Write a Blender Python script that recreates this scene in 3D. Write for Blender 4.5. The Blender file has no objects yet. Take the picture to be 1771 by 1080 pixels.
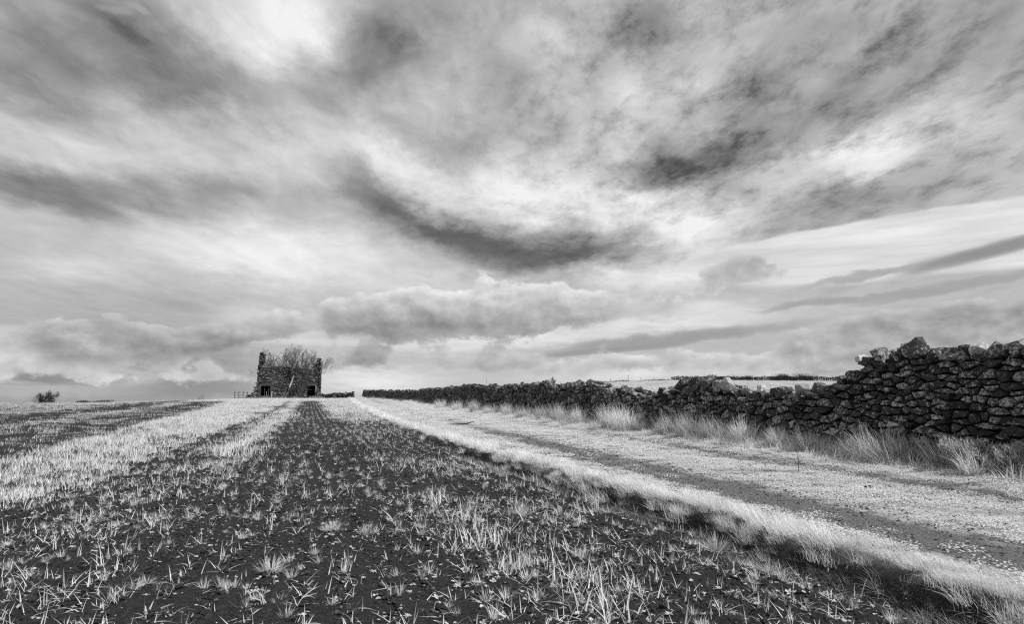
import bpy, bmesh, math, random
import numpy as np
from mathutils import Vector, noise as mnoise

# ------------------------------------------------------------------ camera, sky, sun, exposure
scene = bpy.context.scene
COL = scene.collection
CAM_H = 1.15
PITCH = math.radians(7.212)
cam = bpy.data.cameras.new("camera")
cam.lens = 36.0 * 1130.0 / 1771.0
cam.sensor_width = 36.0
cam.clip_start = 0.05
cam.clip_end = 20000.0
cam_ob = bpy.data.objects.new("camera", cam)
cam_ob.location = (0, 0, CAM_H)
cam_ob.rotation_euler = (math.pi / 2 + PITCH, 0, 0)
COL.objects.link(cam_ob)
scene.camera = cam_ob

scene.view_settings.view_transform = 'Standard'
scene.view_settings.look = 'None'
scene.view_settings.exposure = 0.0
scene.view_settings.gamma = 1.0
scene.view_settings.use_curve_mapping = False
scene.cycles.max_bounces = 6
scene.cycles.diffuse_bounces = 3
scene.cycles.transmission_bounces = 3
scene.cycles.transparent_max_bounces = 4
scene.cycles.use_adaptive_sampling = True
scene.cycles.adaptive_threshold = 0.012
scene.cycles.adaptive_min_samples = 16
scene.cycles.use_denoising = False
scene.cycles.filter_width = 1.2

SUN_AZ, SUN_EL = 130.0, 50.0            # degrees clockwise from the view axis, above the horizon
sa, se = math.radians(SUN_AZ), math.radians(SUN_EL)
sun_dir = Vector((math.sin(sa) * math.cos(se), math.cos(sa) * math.cos(se), math.sin(se)))
sl = bpy.data.lights.new("sun", 'SUN')
sl.energy = 4.6
sl.angle = math.radians(0.8)
sl.color = (1, 1, 1)
sun = bpy.data.objects.new("sun", sl)
sun.rotation_euler = (-sun_dir).to_track_quat('-Z', 'Y').to_euler()
sun.location = (40, -20, 60)
COL.objects.link(sun)

# charts of the cloud cover, rows by elevation, columns by azimuth (percent): tone of the high layer, outline of the
# smooth lens clouds, outline and tone of the cumulus; then thin streaks: azimuth, elevation, half width, half height (degrees), tilt, tone, edge, raggedness
SKY_EL = [-2.0, -0.4, 0.4, 1.1, 1.8, 2.5, 3.3, 4.1, 5.0, 5.9, 6.9, 7.9, 9.0, 10.1, 11.3, 12.5, 13.8, 15.1, 16.5, 18.0, 19.6, 21.3, 23.1, 25.0, 27.2, 29.6, 33.0]
SKY_TONE = """
72 72 72 72 72 72 72 72 72 72 72 72 72 73 73 73 73 73 73 73 73 73 73 73 73 73 73 73 73 73 73 73 73 73 73 73 73 73 73 73 73 73 73 73 73 73 73 73 73 73 73 73 73 73 73 73 73 73 73 72 72 72 72
58 57 55 54 54 54 55 57 58 60 62 64 66 68 69 70 71 72 73 74 74 75 75 75 75 74 74 73 73 73 73 73 73 73 73 73 73 73 73 73 73 73 73 73 73 73 73 73 73 73 73 73 73 73 73 73 73 73 73 73 73 73 73
73 74 76 78 81 82 80 77 74 65 59 57 56 57 59 63 67 71 75 79 83 85 86 85 84 81 78 76 75 74 74 74 75 75 75 75 75 75 75 75 74 74 74 73 73 73 73 73 73 73 73 73 73 73 73 73 73 73 73 73 73 73 73
66 61 55 49 45 44 47 52 59 77 67 58 58 60 62 66 70 74 79 85 89 93 95 94 90 86 83 80 78 78 78 79 80 81 82 82 83 82 82 81 80 79 78 77 76 76 75 75 74 74 73 73 73 73 73 73 73 73 73 73 73 73 73
72 72 72 72 72 72 76 82 80 71 70 68 62 63 65 68 71 74 78 81 84 86 87 87 85 82 79 78 77 77 77 78 79 80 81 82 84 87 90 92 90 86 83 82 81 81 80 79 77 76 75 74 74 73 73 73 73 73 73 73 73 73 73
72 72 73 77 77 71 69 66 62 59 56 55 56 58 62 66 69 71 73 74 76 76 77 76 76 75 74 74 74 74 74 74 74 75 75 76 77 80 83 85 84 82 80 79 79 79 78 77 76 76 75 74 73 73 73 73 73 73 73 73 73 73 73
72 72 73 80 81 72 69 67 64 62 60 59 60 62 65 69 72 74 74 73 74 74 74 74 74 73 73 73 73 73 73 73 73 73 73 73 73 73 73 73 73 73 73 73 73 73 73 73 73 73 73 73 73 73 73 73 73 73 73 73 73 73 73
72 72 72 75 74 68 66 65 64 64 65 66 67 69 71 74 73 76 79 77 76 78 81 84 87 90 92 91 90 87 83 80 77 75 74 73 73 73 73 73 73 73 73 73 73 73 73 73 73 73 73 73 73 73 73 73 73 73 73 73 73 73 73
72 71 70 69 67 65 63 63 63 64 66 68 69 71 72 76 81 85 84 79 75 73 73 74 75 77 80 83 88 92 96 98 98 97 94 91 87 84 81 79 77 76 75 74 74 73 73 73 73 73 73 73 73 73 73 73 73 73 73 73 72 72 72
72 71 71 70 70 69 69 69 70 71 72 72 73 74 77 82 85 84 81 77 74 73 73 73 73 73 73 73 73 73 74 75 76 78 81 83 86 89 92 94 95 95 94 92 89 86 83 80 78 76 75 74 73 73 73 73 73 73 73 73 73 73 73
72 72 72 72 72 72 72 72 71 69 65 64 69 77 83 85 84 81 78 76 74 73 73 73 73 73 73 73 73 73 73 73 73 73 73 73 73 74 75 75 75 76 77 78 79 79 80 80 79 79 78 77 76 75 74 74 73 73 73 73 73 73 73
73 73 74 74 74 74 73 72 72 72 72 72 73 73 74 74 75 76 76 76 76 75 75 75 74 74 74 74 74 74 74 73 73 73 73 73 73 73 74 77 76 73 73 73 73 73 73 73 73 73 73 73 73 73 73 73 73 73 73 73 73 73 73
73 73 74 76 81 87 89 84 78 75 74 75 75 76 77 78 79 80 80 81 81 81 81 81 81 80 80 80 79 78 78 77 76 75 75 75 75 75 75 78 88 85 75 73 73 73 73 73 73 73 73 72 72 72 72 72 72 72 72 72 72 72 72
74 74 74 74 75 75 76 77 78 80 82 84 87 90 93 95 95 95 94 92 91 90 89 87 86 85 83 82 81 81 80 79 78 77 78 81 87 93 93 87 85 98 98 78 73 73 73 73 73 73 73 72 72 72 72 72 72 72 72 72 72 72 72
76 77 77 78 78 79 80 81 83 85 87 89 90 92 93 94 95 94 94 92 91 89 87 85 83 80 75 69 63 57 52 51 52 56 60 67 75 83 85 83 78 77 90 98 81 73 73 73 73 73 73 72 72 72 72 72 72 72 72 72 72 72 72
76 76 75 73 72 72 73 76 80 83 85 86 88 89 90 90 90 89 88 87 85 83 80 78 76 73 68 61 54 46 41 37 35 32 29 28 31 38 49 59 68 74 78 82 87 80 74 73 72 72 72 72 72 72 72 72 72 72 72 72 72 72 72
68 63 56 51 49 51 57 64 70 74 76 78 79 79 79 79 79 79 78 77 77 75 74 71 66 57 46 36 32 35 40 45 48 50 52 53 55 59 66 76 86 93 96 95 89 83 75 68 64 62 62 64 67 69 70 71 72 72 72 72 72 72 72
64 59 55 52 52 52 53 53 53 54 57 60 64 68 71 73 73 74 74 73 73 71 67 59 47 38 37 45 56 64 67 69 70 73 75 79 82 87 92 97 98 98 98 95 88 82 77 73 68 62 57 54 53 55 58 62 66 69 70 71 72 72 72
73 73 74 75 76 77 77 76 75 73 70 66 60 57 59 65 70 73 73 72 67 57 48 43 44 54 70 84 88 87 88 91 94 96 97 96 94 91 87 84 82 80 78 75 73 73 76 77 75 73 75 76 75 72 69 67 67 67 68 69 70 71 72
76 77 78 79 81 82 84 84 85 84 84 83 82 81 80 80 79 77 74 64 49 44 51 62 75 94 98 98 93 95 98 98 98 93 87 80 72 63 53 45 42 44 50 57 66 73 78 80 80 78 79 85 90 90 88 84 80 77 74 72 71 71 71
71 70 68 69 70 74 77 79 80 81 82 82 84 85 86 87 86 83 75 64 62 68 78 93 98 95 79 74 78 82 85 86 85 83 80 77 74 70 65 57 48 40 35 30 29 40 58 69 74 77 80 84 87 91 92 92 89 85 80 76 74 72 71
64 59 55 53 56 61 66 70 72 74 75 76 78 80 82 83 83 81 79 78 83 96 98 98 83 72 65 60 59 63 69 72 73 74 73 73 72 70 67 62 60 61 64 66 65 58 53 53 57 61 65 68 69 69 70 71 72 73 73 73 72 71 70
61 57 53 51 52 54 56 57 57 55 54 53 54 57 61 65 68 70 70 73 76 74 72 71 72 72 72 72 72 72 72 72 73 73 73 74 74 74 75 74 74 74 73 70 59 54 64 69 66 62 57 55 57 60 61 62 61 61 61 62 63 64 66
64 61 58 55 53 50 48 47 47 48 50 54 58 63 66 65 62 59 59 61 63 66 69 71 72 73 73 73 73 73 72 72 72 73 73 73 74 75 76 77 78 78 77 76 74 67 47 39 58 68 69 67 65 63 62 61 60 60 60 61 62 63 65
70 69 67 66 64 62 61 61 64 68 73 78 82 86 88 89 88 83 75 64 54 48 49 55 62 68 71 72 72 70 67 67 70 70 68 65 64 67 70 73 74 75 76 76 76 75 74 73 69 66 68 69 68 67 66 65 64 64 64 65 65 66 67
72 72 72 72 71 71 71 72 73 76 79 82 86 90 93 95 95 93 88 79 65 50 40 38 45 55 64 69 69 66 66 70 72 72 72 70 65 57 48 44 47 55 65 70 72 73 73 73 72 72 72 71 71 70 70 69 69 69 69 69 69 70 70
72 73 73 73 73 73 73 73 74 74 75 76 77 78 79 80 80 80 79 78 77 75 74 73 72 72 72 72 72 72 72 72 73 73 73 73 72 72 72 72 72 72 72 72 70 69 70 71 72 72 72 72 72 72 72 72 72 72 72 72 72 72 72
"""
LOW_EL = [-0.8, 0.26, 1.32, 2.38, 3.44, 4.49, 5.55, 6.61, 7.67, 8.73, 9.79, 10.85, 11.91, 12.96, 14.02, 15.08, 16.14, 17.2]
SKY_LENS = """
0 0 0 0 0 0 0 0 0 0 0 0 0 0 0 0 0 0 0 0 0 0 0 0 0 0 0 0 0 0 0 0 0 0 0 0 0 0 0 0 0 0 0 0 0 0 0 0 0 0 0 0 0 0 0 0 0 0 0 0 0 0 0
0 0 0 0 0 0 0 0 0 0 0 0 0 0 0 0 0 0 0 0 0 0 0 0 0 0 0 0 0 0 0 0 0 0 0 0 0 0 0 0 0 0 0 0 0 0 0 0 0 0 0 0 0 0 0 0 0 0 0 0 0 0 0
0 0 0 0 0 0 0 0 0 0 0 0 0 0 0 0 0 0 0 0 0 0 0 0 0 0 0 0 0 0 0 0 0 0 0 0 0 0 0 0 0 0 0 0 0 0 0 0 0 0 0 0 0 0 0 0 0 0 0 0 0 0 0
9 7 5 3 0 0 0 0 0 0 0 0 0 0 0 0 0 0 0 0 0 0 0 0 0 0 0 0 0 0 0 0 0 0 0 0 0 0 0 0 0 0 0 0 0 0 0 0 0 0 0 0 0 0 0 0 0 0 0 0 0 0 0
35 33 31 29 27 25 23 21 19 16 14 12 10 8 5 3 1 0 0 0 0 0 0 0 0 0 0 0 0 0 0 0 0 0 0 0 0 0 0 0 0 0 0 0 0 0 0 0 0 0 0 0 0 0 0 0 0 0 0 0 0 0 0
61 59 57 55 53 51 49 47 45 43 40 38 36 34 32 30 27 25 23 21 19 19 18 18 18 17 17 16 16 16 15 14 12 11 10 8 7 4 0 0 0 0 0 0 0 0 0 0 0 0 0 0 0 0 0 0 0 0 0 0 0 0 0
35 38 40 41 43 44 46 47 49 50 51 53 54 56 58 56 54 52 50 48 46 46 46 45 45 44 44 44 44 43 43 42 40 39 38 37 36 30 20 9 0 0 0 0 0 0 0 0 0 0 0 0 0 0 0 0 0 0 0 0 0 0 0
10 12 14 15 17 18 20 21 22 24 25 26 28 30 33 36 38 41 43 46 49 51 53 54 54 55 55 56 56 56 57 56 55 55 54 53 52 52 43 22 1 0 0 0 0 0 0 0 0 0 0 0 0 0 0 0 0 0 0 0 0 0 0
0 0 0 0 0 0 0 0 2 10 13 15 18 20 17 14 18 21 22 39 47 50 53 56 57 56 54 51 49 47 44 42 40 38 36 35 34 33 32 31 30 29 28 28 27 27 27 26 26 26 26 26 26 25 25 25 24 24 24 24 24 19 0
0 0 0 0 0 0 0 2 18 33 39 42 44 46 43 40 37 48 47 46 45 44 43 42 41 40 39 40 43 46 48 50 51 52 53 54 55 57 58 59 59 59 58 57 57 57 57 57 57 57 57 57 57 57 57 57 57 58 58 58 58 35 6
0 0 0 0 0 0 0 2 17 30 35 37 39 40 42 42 41 39 44 55 66 70 70 69 68 67 66 66 65 64 64 63 62 62 61 61 60 60 59 58 57 57 56 55 55 54 48 42 44 45 47 49 51 53 54 56 58 60 61 63 65 39 10
0 0 0 0 0 0 0 0 0 7 9 11 12 14 16 16 14 13 24 35 43 49 56 63 69 74 79 84 89 92 91 91 91 90 90 89 89 89 88 87 87 86 86 85 85 83 77 72 66 62 59 56 52 49 46 45 44 43 43 42 41 39 14
0 0 0 0 0 0 0 0 0 0 0 0 0 0 0 0 0 0 3 12 18 25 31 37 43 47 52 57 61 64 67 69 72 75 77 80 82 84 85 87 88 90 91 92 94 95 96 98 96 93 90 87 84 81 79 78 77 77 76 76 75 47 18
0 0 0 0 0 0 0 0 0 0 0 0 0 0 0 0 0 0 0 0 0 0 6 12 16 21 26 31 34 37 39 42 44 47 49 51 53 55 56 58 59 60 61 63 64 65 66 67 68 69 70 71 72 72 73 74 75 75 76 76 77 51 22
0 0 0 0 0 0 0 0 0 0 0 0 0 0 0 0 0 0 0 0 0 0 0 0 0 0 0 4 7 9 11 14 16 18 21 23 25 26 27 28 29 31 32 33 34 34 35 36 37 38 38 39 40 40 41 41 42 42 42 42 43 43 23
0 0 0 0 0 0 0 0 0 0 0 0 0 0 0 0 0 0 0 0 0 0 0 0 0 0 0 0 0 0 0 0 0 0 0 0 0 0 0 0 0 1 2 3 3 4 5 5 6 6 7 7 8 8 8 8 8 8 8 8 8 8 0
0 0 0 0 0 0 0 0 0 0 0 0 0 0 0 0 0 0 0 0 0 0 0 0 0 0 0 0 0 0 0 0 0 0 0 0 0 0 0 0 0 0 0 0 0 0 0 0 0 0 0 0 0 0 0 0 0 0 0 0 0 0 0
0 0 0 0 0 0 0 0 0 0 0 0 0 0 0 0 0 0 0 0 0 0 0 0 0 0 0 0 0 0 0 0 0 0 0 0 0 0 0 0 0 0 0 0 0 0 0 0 0 0 0 0 0 0 0 0 0 0 0 0 0 0 0
"""
SKY_CUMULUS = """
0 0 0 0 0 0 0 0 0 0 0 1 1 1 2 2 2 3 3 3 3 3 3 2 2 2 2 1 1 1 1 0 0 0 0 0 0 0 0 0 0 0 0 0 0 0 0 0 0 0 0 0 0 0 0 0 0 0 0 0 0 0 0 0 0 0 0 0 0 0 0 0 0 0 0 0 0 0 0 0 0 0 0 0 0 0 0 0 0 0 0 0 0 0 0 0 0 0 0 0 0 0 0 0 1 0 0 0 0 0 0 0 0 0 0 0 0 0 0 0 0 0 0 0 0
0 0 7 29 32 32 32 33 33 33 33 33 33 33 33 33 33 33 34 34 33 33 32 32 32 31 31 30 30 30 29 29 29 28 22 7 0 0 3 7 10 13 11 9 7 4 2 3 9 9 10 11 11 12 12 13 14 14 15 15 16 17 17 18 18 17 17 17 17 17 17 16 16 16 16 16 16 15 15 15 15 15 15 15 14 14 14 14 14 14 13 13 14 15 17 18 19 21 22 24 25 27 28 30 31 30 28 27 26 24 23 21 20 18 17 15 14 12 11 9 7 6 2 0 0
0 0 14 43 50 52 55 57 59 61 62 63 64 65 65 64 64 60 64 64 63 63 62 61 61 60 60 58 56 58 58 57 53 44 30 12 8 23 31 34 37 40 38 36 33 31 27 23 35 36 37 37 38 38 39 40 40 41 41 42 42 43 44 44 44 44 44 44 43 43 43 43 43 43 43 43 42 42 42 42 42 42 42 42 42 42 42 42 41 41 41 41 42 43 45 46 48 50 51 53 54 56 58 59 61 60 59 58 57 55 54 53 52 51 49 48 47 46 44 43 42 40 34 7 0
0 0 18 44 56 66 62 53 49 60 68 64 60 57 53 50 47 50 53 55 58 61 61 57 53 49 44 38 29 34 39 35 27 19 11 0 13 30 45 58 64 67 65 62 60 58 51 43 39 54 63 64 64 65 65 66 66 67 68 68 69 69 70 70 70 70 70 69 68 70 70 70 69 69 69 69 69 69 69 69 69 69 69 69 69 69 69 69 69 69 69 69 69 71 73 75 76 78 80 82 83 85 87 89 91 90 89 88 87 86 85 85 84 83 82 81 80 79 78 77 76 70 42 13 0
0 0 22 50 62 66 71 75 79 90 99 95 91 88 84 80 78 80 83 85 88 91 90 85 81 77 72 63 54 45 37 32 28 23 19 14 10 14 27 41 52 57 63 65 63 61 57 46 34 41 53 57 60 64 65 64 63 62 61 64 66 69 69 67 64 61 54 46 43 48 53 58 63 69 68 63 56 49 42 44 46 48 50 52 54 55 57 58 60 61 55 49 43 53 68 78 83 89 94 100 100 100 100 100 100 100 100 100 100 100 100 100 100 100 100 100 100 100 100 100 100 74 45 16 0
0 0 23 40 45 50 54 59 63 67 71 75 78 82 85 87 85 84 83 81 80 79 79 82 85 88 90 88 79 70 64 59 55 50 45 41 35 29 37 44 45 47 49 50 52 53 52 51 51 50 49 49 47 44 42 40 38 37 36 38 40 43 44 41 38 36 31 27 26 25 27 33 38 43 44 38 32 25 18 17 19 21 23 25 27 28 29 31 32 34 29 23 20 35 45 50 56 61 66 72 77 82 87 93 97 100 100 100 100 100 100 100 100 100 100 100 100 100 100 100 100 78 49 20 0
0 0 0 7 12 17 22 27 32 36 40 43 47 51 54 56 55 54 52 51 50 49 50 53 56 59 62 65 68 70 75 80 81 77 72 66 51 54 62 69 72 74 75 77 78 79 78 78 77 76 76 75 73 70 68 66 64 63 62 61 60 59 58 57 56 55 54 53 52 51 50 48 44 40 36 33 29 25 20 16 11 7 3 0 0 1 2 3 5 6 3 0 2 13 18 23 28 33 39 44 49 54 59 64 68 70 73 76 78 79 79 79 80 80 81 82 83 83 84 85 86 81 53 24 0
0 0 0 0 0 0 0 0 0 4 8 12 16 20 24 25 24 23 22 21 20 20 22 25 28 31 34 37 39 43 48 53 58 63 67 62 57 59 72 85 92 98 100 100 100 100 100 100 100 100 100 100 99 96 94 92 90 89 88 87 86 85 84 83 82 81 80 79 78 77 76 74 70 66 62 58 54 50 46 42 37 33 29 22 16 10 5 2 0 0 0 0 0 0 0 0 1 6 11 16 21 25 30 35 38 41 43 46 48 48 48 48 48 49 49 50 50 51 51 52 52 53 53 28 0
0 0 0 0 0 0 0 0 0 0 0 0 0 0 0 0 0 0 0 0 0 0 0 0 0 2 5 9 11 16 21 26 31 36 40 36 30 40 53 61 67 72 78 82 84 85 87 88 90 89 88 87 86 86 91 96 100 100 100 100 100 100 100 100 100 100 100 100 99 97 94 92 89 87 85 83 80 76 72 67 63 59 54 48 42 36 31 29 26 23 20 18 16 13 11 7 0 0 0 0 0 0 2 6 9 11 13 16 17 17 17 17 17 17 17 18 18 18 18 18 19 19 19 12 0
0 0 0 0 0 0 0 0 0 0 0 0 0 0 0 0 0 0 0 0 0 0 0 0 0 0 0 0 0 0 0 0 4 9 13 9 8 22 30 35 41 47 53 55 57 59 60 62 63 62 61 60 59 61 66 71 76 83 91 81 78 78 79 80 79 78 77 75 73 71 68 66 63 61 59 57 55 53 51 52 54 55 56 61 67 61 58 56 53 50 48 45 43 41 39 33 26 18 11 3 0 0 0 0 0 0 0 0 0 0 0 0 0 0 0 0 0 0 0 0 0 0 0 0 0
0 0 0 0 0 0 0 0 0 0 0 0 0 0 0 0 0 0 0 0 0 0 0 0 0 0 0 0 0 0 0 0 0 0 0 0 0 0 4 10 16 21 27 29 30 32 34 35 37 36 35 34 33 36 41 46 52 60 68 60 51 52 53 54 53 52 51 49 48 45 42 40 37 34 33 31 29 27 25 26 27 28 29 38 48 57 66 73 80 77 75 73 71 69 66 59 52 45 38 23 3 0 0 0 0 0 0 0 0 0 0 0 0 0 0 0 0 0 0 0 0 0 0 0 0
0 0 0 0 0 0 0 0 0 0 0 0 0 0 0 0 0 0 0 0 0 0 0 0 0 0 0 0 0 0 0 0 0 0 0 0 0 0 0 0 0 0 0 2 4 6 7 9 10 10 9 8 7 11 16 21 29 37 44 38 29 26 27 28 27 26 24 23 22 19 16 14 11 8 6 4 2 0 0 0 0 1 7 16 25 34 41 48 56 60 63 66 67 65 62 59 51 41 32 19 1 0 0 0 0 0 0 0 0 0 0 0 0 0 0 0 0 0 0 0 0 0 0 0 0
0 0 0 0 0 0 0 0 0 0 0 0 0 0 0 0 0 0 0 0 0 0 0 0 0 0 0 0 0 0 0 0 0 0 0 0 0 0 0 0 0 0 0 0 0 0 0 0 0 0 0 0 0 0 0 0 6 13 19 16 7 0 1 1 1 0 0 0 0 0 0 0 0 0 0 0 0 0 0 0 0 0 0 0 2 9 16 23 30 33 36 39 40 37 34 31 25 16 6 0 0 0 0 0 0 0 0 0 0 0 0 0 0 0 0 0 0 0 0 0 0 0 0 0 0
0 0 0 0 0 0 0 0 0 0 0 0 0 0 0 0 0 0 0 0 0 0 0 0 0 0 0 0 0 0 0 0 0 0 0 0 0 0 0 0 0 0 0 0 0 0 0 0 0 0 0 0 0 0 0 0 0 0 0 0 0 0 0 0 0 0 0 0 0 0 0 0 0 0 0 0 0 0 0 0 0 0 0 0 0 0 0 0 3 6 9 12 12 9 6 3 0 0 0 0 0 0 0 0 0 0 0 0 0 0 0 0 0 0 0 0 0 0 0 0 0 0 0 0 0
0 0 0 0 0 0 0 0 0 0 0 0 0 0 0 0 0 0 0 0 0 0 0 0 0 0 0 0 0 0 0 0 0 0 0 0 0 0 0 0 0 0 0 0 0 0 0 0 0 0 0 0 0 0 0 0 0 0 0 0 0 0 0 0 0 0 0 0 0 0 0 0 0 0 0 0 0 0 0 0 0 0 0 0 0 0 0 0 0 0 0 0 0 0 0 0 0 0 0 0 0 0 0 0 0 0 0 0 0 0 0 0 0 0 0 0 0 0 0 0 0 0 0 0 0
0 0 0 0 0 0 0 0 0 0 0 0 0 0 0 0 0 0 0 0 0 0 0 0 0 0 0 0 0 0 0 0 0 0 0 0 0 0 0 0 0 0 0 0 0 0 0 0 0 0 0 0 0 0 0 0 0 0 0 0 0 0 0 0 0 0 0 0 0 0 0 0 0 0 0 0 0 0 0 0 0 0 0 0 0 0 0 0 0 0 0 0 0 0 0 0 0 0 0 0 0 0 0 0 0 0 0 0 0 0 0 0 0 0 0 0 0 0 0 0 0 0 0 0 0
0 0 0 0 0 0 0 0 0 0 0 0 0 0 0 0 0 0 0 0 0 0 0 0 0 0 0 0 0 0 0 0 0 0 0 0 0 0 0 0 0 0 0 0 0 0 0 0 0 0 0 0 0 0 0 0 0 0 0 0 0 0 0 0 0 0 0 0 0 0 0 0 0 0 0 0 0 0 0 0 0 0 0 0 0 0 0 0 0 0 0 0 0 0 0 0 0 0 0 0 0 0 0 0 0 0 0 0 0 0 0 0 0 0 0 0 0 0 0 0 0 0 0 0 0
0 0 0 0 0 0 0 0 0 0 0 0 0 0 0 0 0 0 0 0 0 0 0 0 0 0 0 0 0 0 0 0 0 0 0 0 0 0 0 0 0 0 0 0 0 0 0 0 0 0 0 0 0 0 0 0 0 0 0 0 0 0 0 0 0 0 0 0 0 0 0 0 0 0 0 0 0 0 0 0 0 0 0 0 0 0 0 0 0 0 0 0 0 0 0 0 0 0 0 0 0 0 0 0 0 0 0 0 0 0 0 0 0 0 0 0 0 0 0 0 0 0 0 0 0
"""
CUMULUS_EL = [-0.8, 0.6, 1.6, 2.6, 3.6, 4.8, 6.2, 8.0, 10.0]
CUMULUS_TONE = """
69 69 69 69 69 69 69 69 69 69 69 69 69 69 69 69 69 69 69 69 69 69 69 69 69 69 69 69 69 69 69 69 69 69 69 69 69 69 69 69 69 69 69 69 69 69 69 69 69 69 69 69 69 69 69 69 69 69 69 69 69 69 69
69 70 72 72 72 72 73 74 74 74 74 73 72 70 68 66 64 63 63 62 62 62 63 64 65 66 67 67 67 67 68 68 68 69 69 69 70 70 70 70 70 70 70 70 69 69 69 69 69 69 69 69 69 69 69 69 69 69 69 69 69 69 69
68 72 74 74 73 73 74 75 75 76 75 75 74 73 72 69 65 62 61 60 61 61 62 63 64 65 66 67 67 67 67 68 68 69 69 70 70 70 71 71 71 71 71 71 71 71 70 70 69 69 69 69 69 69 69 69 69 69 69 69 69 69 69
69 72 74 74 71 66 64 64 63 63 62 62 61 60 59 58 58 58 59 59 59 60 60 61 63 65 66 68 68 68 69 69 69 69 70 70 71 71 71 71 72 72 72 73 73 73 72 71 70 69 69 69 69 69 69 69 69 69 69 69 69 69 69
69 71 73 72 69 66 64 63 62 60 59 59 58 57 57 57 56 56 57 57 58 59 61 63 66 69 72 73 74 74 75 75 75 75 76 76 77 77 77 77 76 75 75 75 75 74 73 72 71 70 70 69 69 68 68 67 67 67 67 66 66 66 66
69 69 69 69 69 68 68 68 67 66 65 64 63 63 63 62 61 59 57 57 57 57 56 55 55 54 54 54 54 55 55 56 56 57 58 59 61 62 62 62 62 63 64 65 67 68 68 69 69 69 68 67 66 65 64 64 64 64 64 64 64 64 64
69 69 69 69 69 69 69 69 69 69 69 71 74 75 75 75 74 72 68 65 63 62 61 60 59 59 58 58 58 59 59 59 60 60 60 61 61 61 61 62 62 62 63 63 64 64 64 64 64 64 64 64 64 64 64 64 64 64 64 64 64 64 64
69 69 69 69 69 69 69 69 69 70 73 77 79 80 80 81 81 80 80 80 79 79 79 80 80 80 80 80 80 80 80 79 79 80 80 80 80 80 79 79 78 76 75 74 73 72 71 69 67 66 66 65 64 64 64 64 64 64 65 65 66 67 68
69 69 69 69 69 69 69 69 69 69 69 69 69 71 74 77 80 81 82 82 83 84 84 85 85 86 86 86 86 86 86 85 85 85 84 83 82 81 79 77 75 73 71 70 69 68 67 67 67 67 67 67 67 67 68 69 69 69 69 69 69 69 69
"""
SKY_CRISP = [(37.7, 10.3, 6.18, 0.48, 11, 0.50, 0.95, 0.15),
    (28.5, 9.1, 3.97, 0.31, 8, 0.62, 0.95, 0.50),
    (34.1, 7.7, 5.64, 0.34, 6, 0.62, 0.95, 0.50),
    (26.8, 7.4, 6.12, 0.27, 5, 0.62, 0.95, 0.50),
    (13.2, 4.8, 9.56, 0.49, 5, 0.58, 0.95, 0.50),
    (8.3, 3.8, 6.43, 0.25, 4, 0.58, 0.95, 0.15),
    (-32.8, 27.7, 1.30, 0.26, 18, 0.62, 0.95, 0.50),
    (-31.9, 28.2, 0.78, 0.23, -10, 0.66, 0.95, 0.50),
    (-35.3, 25.6, 1.44, 0.19, 40, 0.54, 0.95, 0.50),
    ]


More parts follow.
